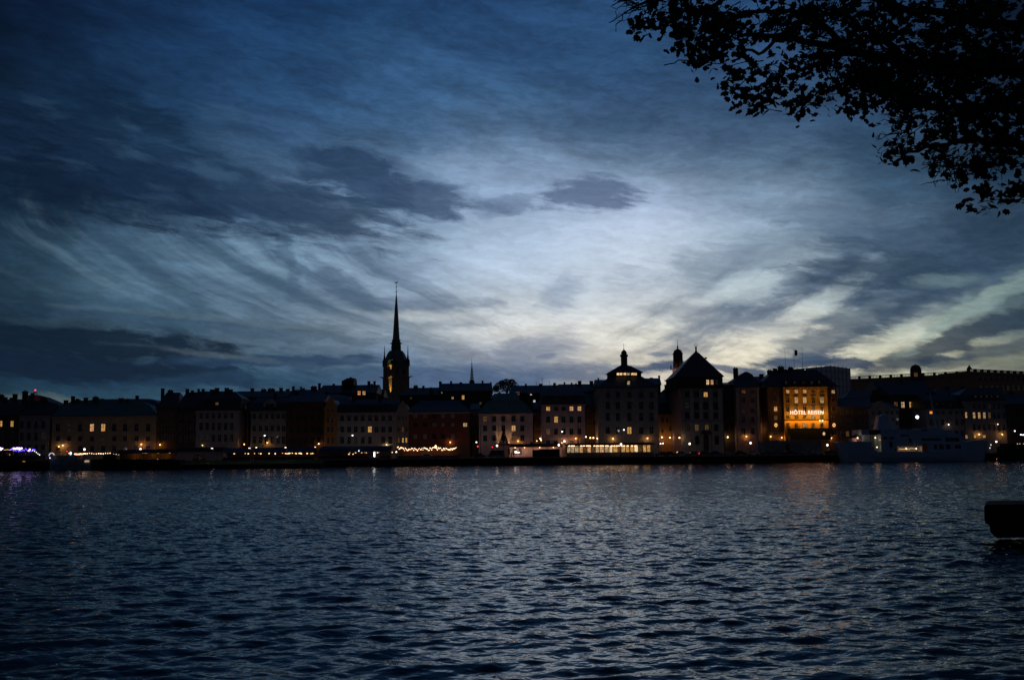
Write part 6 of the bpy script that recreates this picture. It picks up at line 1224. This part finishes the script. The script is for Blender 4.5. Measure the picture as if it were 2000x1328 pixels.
# ------------------------------------------------------------------ overhanging maple, upper right
def maple():
    rnd = random.Random(42)
    t = thing('maple_tree', 'big dark maple whose leafy branches hang into the upper right corner', 'tree', (at(2250, 664, 9.5).x, 9.5, GZ - .5))
    tx = t.location.x
    tr = MB(); tr.tube([(tx, 9.5, 1.0), (tx - .05, 9.5, 3.5), at(2230, 200, 9.5), at(2200, -250, 9.6), at(2190, -700, 9.8)], [.36, .30, .24, .2, .1], 10)
    br = MB(); tips = []
    limbs = [  # (points px,py,depth), start radius (m)
     ([(2230, 200, 9.5), (2080, 165, 9.3), (1930, 125, 9.0), (1790, 130, 8.8), (1660, 95, 8.7), (1530, 75, 8.6), (1440, 70, 8.5)], .085),
     ([(2215, 0, 9.5), (2060, 60, 9.6), (1900, 40, 9.8), (1740, 10, 9.9), (1600, -30, 10)], .08),
     ([(1660, 95, 8.7), (1590, 40, 8.6), (1540, 20, 8.5), (1480, 22, 8.4), (1400, 30, 8.4), (1330, 10, 8.3)], .032),
     ([(2235, 350, 9.5), (2120, 330, 9.2), (2010, 290, 9.0), (1900, 270, 8.8), (1830, 285, 8.7), (1760, 305, 8.6)], .06),
     ([(2080, 165, 9.3), (1960, 200, 9.0), (1840, 215, 8.8), (1740, 185, 8.7), (1640, 160, 8.6), (1570, 190, 8.5)], .045),
     ([(2215, 0, 9.5), (2000, -40, 9.2), (1750, -50, 9.0), (1500, -50, 8.8), (1330, -25, 8.7), (1250, 10, 8.6)], .06),
     ([(2235, 350, 9.5), (2130, 400, 9.3), (2040, 380, 9.2), (1970, 370, 9.1), (1920, 385, 9.0)], .035),
     ([(1530, 75, 8.6), (1480, 110, 8.5), (1430, 75, 8.5), (1390, 90, 8.4)], .02), ([(1790, 130, 8.8), (1700, 60, 8.7), (1640, 30, 8.6), (1560, 10, 8.5)], .04),
     ([(2010, 290, 9.0), (1930, 240, 8.9), (1850, 170, 8.8), (1780, 90, 8.7)], .04), ([(1330, -25, 8.7), (1270, 0, 8.6), (1230, 20, 8.5), (1190, 45, 8.4)], .016), ([(1290, -20, 8.6), (1240, -5, 8.5), (1195, 12, 8.5)], .014),
     ([(1380, 115, 8.4), (1340, 118, 8.4), (1297, 128, 8.3)], .009), ([(1250, 12, 8.5), (1215, 30, 8.5), (1203, 62, 8.4)], .008), ([(1310, 45, 8.5), (1322, 70, 8.5), (1332, 90, 8.5)], .010)]
    def W(p): return at(*p)
    for pts, r0 in limbs:
        n = len(pts); P = []
        for i in range(n - 1):
            for k in range(4):
                f = k / 4; a, b = pts[i], pts[i + 1]; q_ = [a[j] + (b[j] - a[j]) * f for j in range(3)]
                P.append(W((q_[0] + rnd.uniform(-5, 5), q_[1] + rnd.uniform(-6, 6), q_[2])))
        P.append(W(pts[-1])); N = len(P)
        br.tube(P, [max(.005, r0 * (1 - .85 * i / (N - 1))) for i in range(N)], 6)
    # leaf masses: (px, py, rx, ry, weight) in the frame, spread in depth
    E = [(1290, 15, 50, 32, .9), (1345, 35, 45, 45, .8), (1255, 40, 14, 14, .4), (1400, 55, 55, 50, .9), (1375, 100, 30, 28, .9), (1430, 100, 40, 35, .8), (1395, 20, 60, 30, .7), (1480, 40, 70, 40, .7), (1480, 130, 50, 30, .6), (1450, 150, 28, 30, .5),
         (1490, 185, 45, 26, .75), (1440, 185, 9, 14, .5), (1525, 145, 35, 25, .5), (1565, 215, 17, 20, .7), (1560, 160, 35, 35, .5), (1600, 100, 70, 45, .75), (1600, 20, 90, 40, .8), (1560, 60, 50, 25, .5), (1650, 160, 55, 30, .85), (1690, 205, 36, 22, .8), (1610, 185, 18, 12, .5),
         (1700, 120, 80, 60, .95), (1720, 30, 90, 40, .85), (1800, 60, 90, 45, .6), (1800, 160, 110, 60, 1), (1850, 120, 90, 60, 1), (1950, 60, 90, 70, 1), (1960, 160, 80, 70, 1.0), (1860, 20, 100, 30, .9), (1900, 220, 100, 50, .95), (1790, 215, 50, 35, .7), (1765, 240, 30, 20, .5),
         (1735, 295, 18, 22, .7), (1770, 285, 20, 16, .55), (1830, 250, 60, 26, .7), (1870, 310, 70, 30, .75), (1820, 285, 30, 20, .5), (1930, 290, 60, 35, .6), (1985, 230, 40, 30, .5), (1990, 300, 30, 25, .4), (1980, 345, 28, 34, .8), (1920, 390, 18, 22, .8), (1955, 365, 22, 24, .6), (1895, 345, 12, 10, .3), (1990, 380, 16, 18, .6), (2060, 200, 60, 160, 1), (1880, 335, 20, 12, .4)]
    E += [(x, y, 5, 5, .3) for x, y in ((1252, 42), (1262, 50), (1270, 30), (1283, 42), (1345, 98), (1362, 118), (1380, 122), (1330, 75), (1432, 178), (1430, 160), (1462, 200), (1482, 204), (1505, 192), (1525, 172), (1545, 200), (1560, 222), (1575, 205), (1600, 190), (1655, 205), (1672, 210), (1695, 205), (1722, 298), (1738, 308), (1760, 294), (1787, 298), (1905, 395), (1914, 405), (1932, 395), (1962, 385), (1976, 392), (1992, 372), (1838, 290), (1856, 318))]
    lob = [(-1, .08), (-.68, .34), (-.74, .68), (-.34, .58), (0, 1.0), (.34, .58), (.74, .68), (.68, .34), (1, .08), (.62, -.22), (.5, -.52), (0, -.42), (-.5, -.52), (-.62, -.22)]
    lf = MB(); V = lf.v; F = lf.f
    for (ex, ey, rx, ry, w_) in E:
        ncl = max(1, int(rx * ry * w_ / (150 if w_ > .8 else 170)))
        for _ in range(ncl):
            a = rnd.random() * 6.283; r = math.sqrt(rnd.random()) * 1.0
            cxx, cyy, dd = ex + rx * r * math.cos(a), ey + ry * r * math.sin(a), rnd.uniform(7.9, 9.7)
            c = at(cxx, cyy, dd)
            q_ = at(cxx + rnd.uniform(10, 50), cyy - rnd.uniform(-10, 40), dd + rnd.uniform(-.2, .3))
            if True: br.tube([q_, q_.lerp(c, .5) + Vector((rnd.uniform(-.03, .03), 0, rnd.uniform(-.03, .03))), c], [.006, .004, .003], 4)
            for k in range(rnd.randint(9, 15)):
                p_ = c + Vector((rnd.gauss(0, .062), rnd.gauss(0, .09), rnd.gauss(0, .050))); s_ = rnd.uniform(.026, .050)
                nrm = Vector((rnd.gauss(0, .7), rnd.gauss(0, .7) - .4, rnd.gauss(0, .6) + .7)).normalized(); u = nrm.orthogonal().normalized(); u = Matrix.Rotation(rnd.random() * 6.28, 3, nrm) @ u; v_ = nrm.cross(u)
                b0 = len(V)
                for (lx, ly) in lob: V.append(tuple(p_ + u * lx * s_ + v_ * ly * s_ * 1.1 + nrm * (-.25 * s_ * abs(lx))))
                F.append(tuple(range(b0, b0 + len(lob))))
    # bare twigs feathering out of the leaf edge
    for (sx, sy, ang, n) in ((1260, 15, 200, 5), (1240, 5, 170, 4), (1500, 60, 40, 14), (1590, 60, 60, 16), (1640, 40, 90, 14), (1780, 180, 120, 12), (1790, 240, 190, 7), (1770, 250, 205, 5), (1850, 300, 215, 7), (1880, 320, 230, 5), (1440, 60, 120, 6), (1620, 140, 120, 10), (1960, 300, 200, 8), (1720, 60, 150, 12), (1830, 90, 120, 8), (1350, 20, 250, 4), (1850, 345, 160, 3)):
        for _ in range(int(n * 1.8)):
            a = R(ang + rnd.uniform(-50, 50)); x, y = sx + rnd.uniform(-18, 18), sy + rnd.uniform(-15, 15); d0 = rnd.uniform(8.2, 9); P = [at(x, y, d0)]; 
            for k in range(4):
                a += rnd.uniform(-.45, .45); x += 12 * math.cos(a); y -= 12 * math.sin(a) * .9; P.append(at(x, y, d0 + .05 * k))
                if rnd.random() < .5: a2 = a + rnd.choice([-.8, .8]); br.tube([P[-1], at(x + 13 * math.cos(a2), y - 13 * math.sin(a2), d0)], [.0035, .002], 4)
            br.tube(P, [.006, .005, .004, .003, .002], 4)
    tr.build('trunk', M_BARK, t); br.build('branches', M_BARK, t); lf.build('crown', surf('maple_leaf', (.022, .030, .012), .7, .2, var=.3, scale=9), t)
maple()
for (px, py), lab in (((1299.6, 743.2), 'left one of three gulls over the roofs beside the grey palace'), ((1303, 744.6), 'lowest and middle one of three gulls beside the grey palace'), ((1306.3, 742.8), 'right one of three gulls over the roofs beside the grey palace')):
    P = at(px, py, 420); g_ = MB().loft([MB().ring((P.x, 419.4 + .2 * j, 0), r_, 6, P.z) if 0 else [(P.x + r_ * math.cos(a), 419.5 + .2 * j, P.z + r_ * math.sin(a)) for a in [2 * math.pi * i / 6 for i in range(6)]] for j, r_ in enumerate((.02, .09, .11, .06, .02))])
    for s_ in (-1, 1): g_.hull([(P.x, 419.75, P.z), (P.x, 420.0, P.z), (P.x, 420.0, P.z + .05), (P.x, 419.75, P.z + .05)], [(P.x + s_ * .35, 419.75, P.z + .3), (P.x + s_ * .35, 419.95, P.z + .3), (P.x + s_ * .8, 419.95, P.z + .16), (P.x + s_ * .8, 419.9, P.z + .18)])
    tag(g_.build('gull', M_IRON), lab, 'bird', 'gulls in the air')
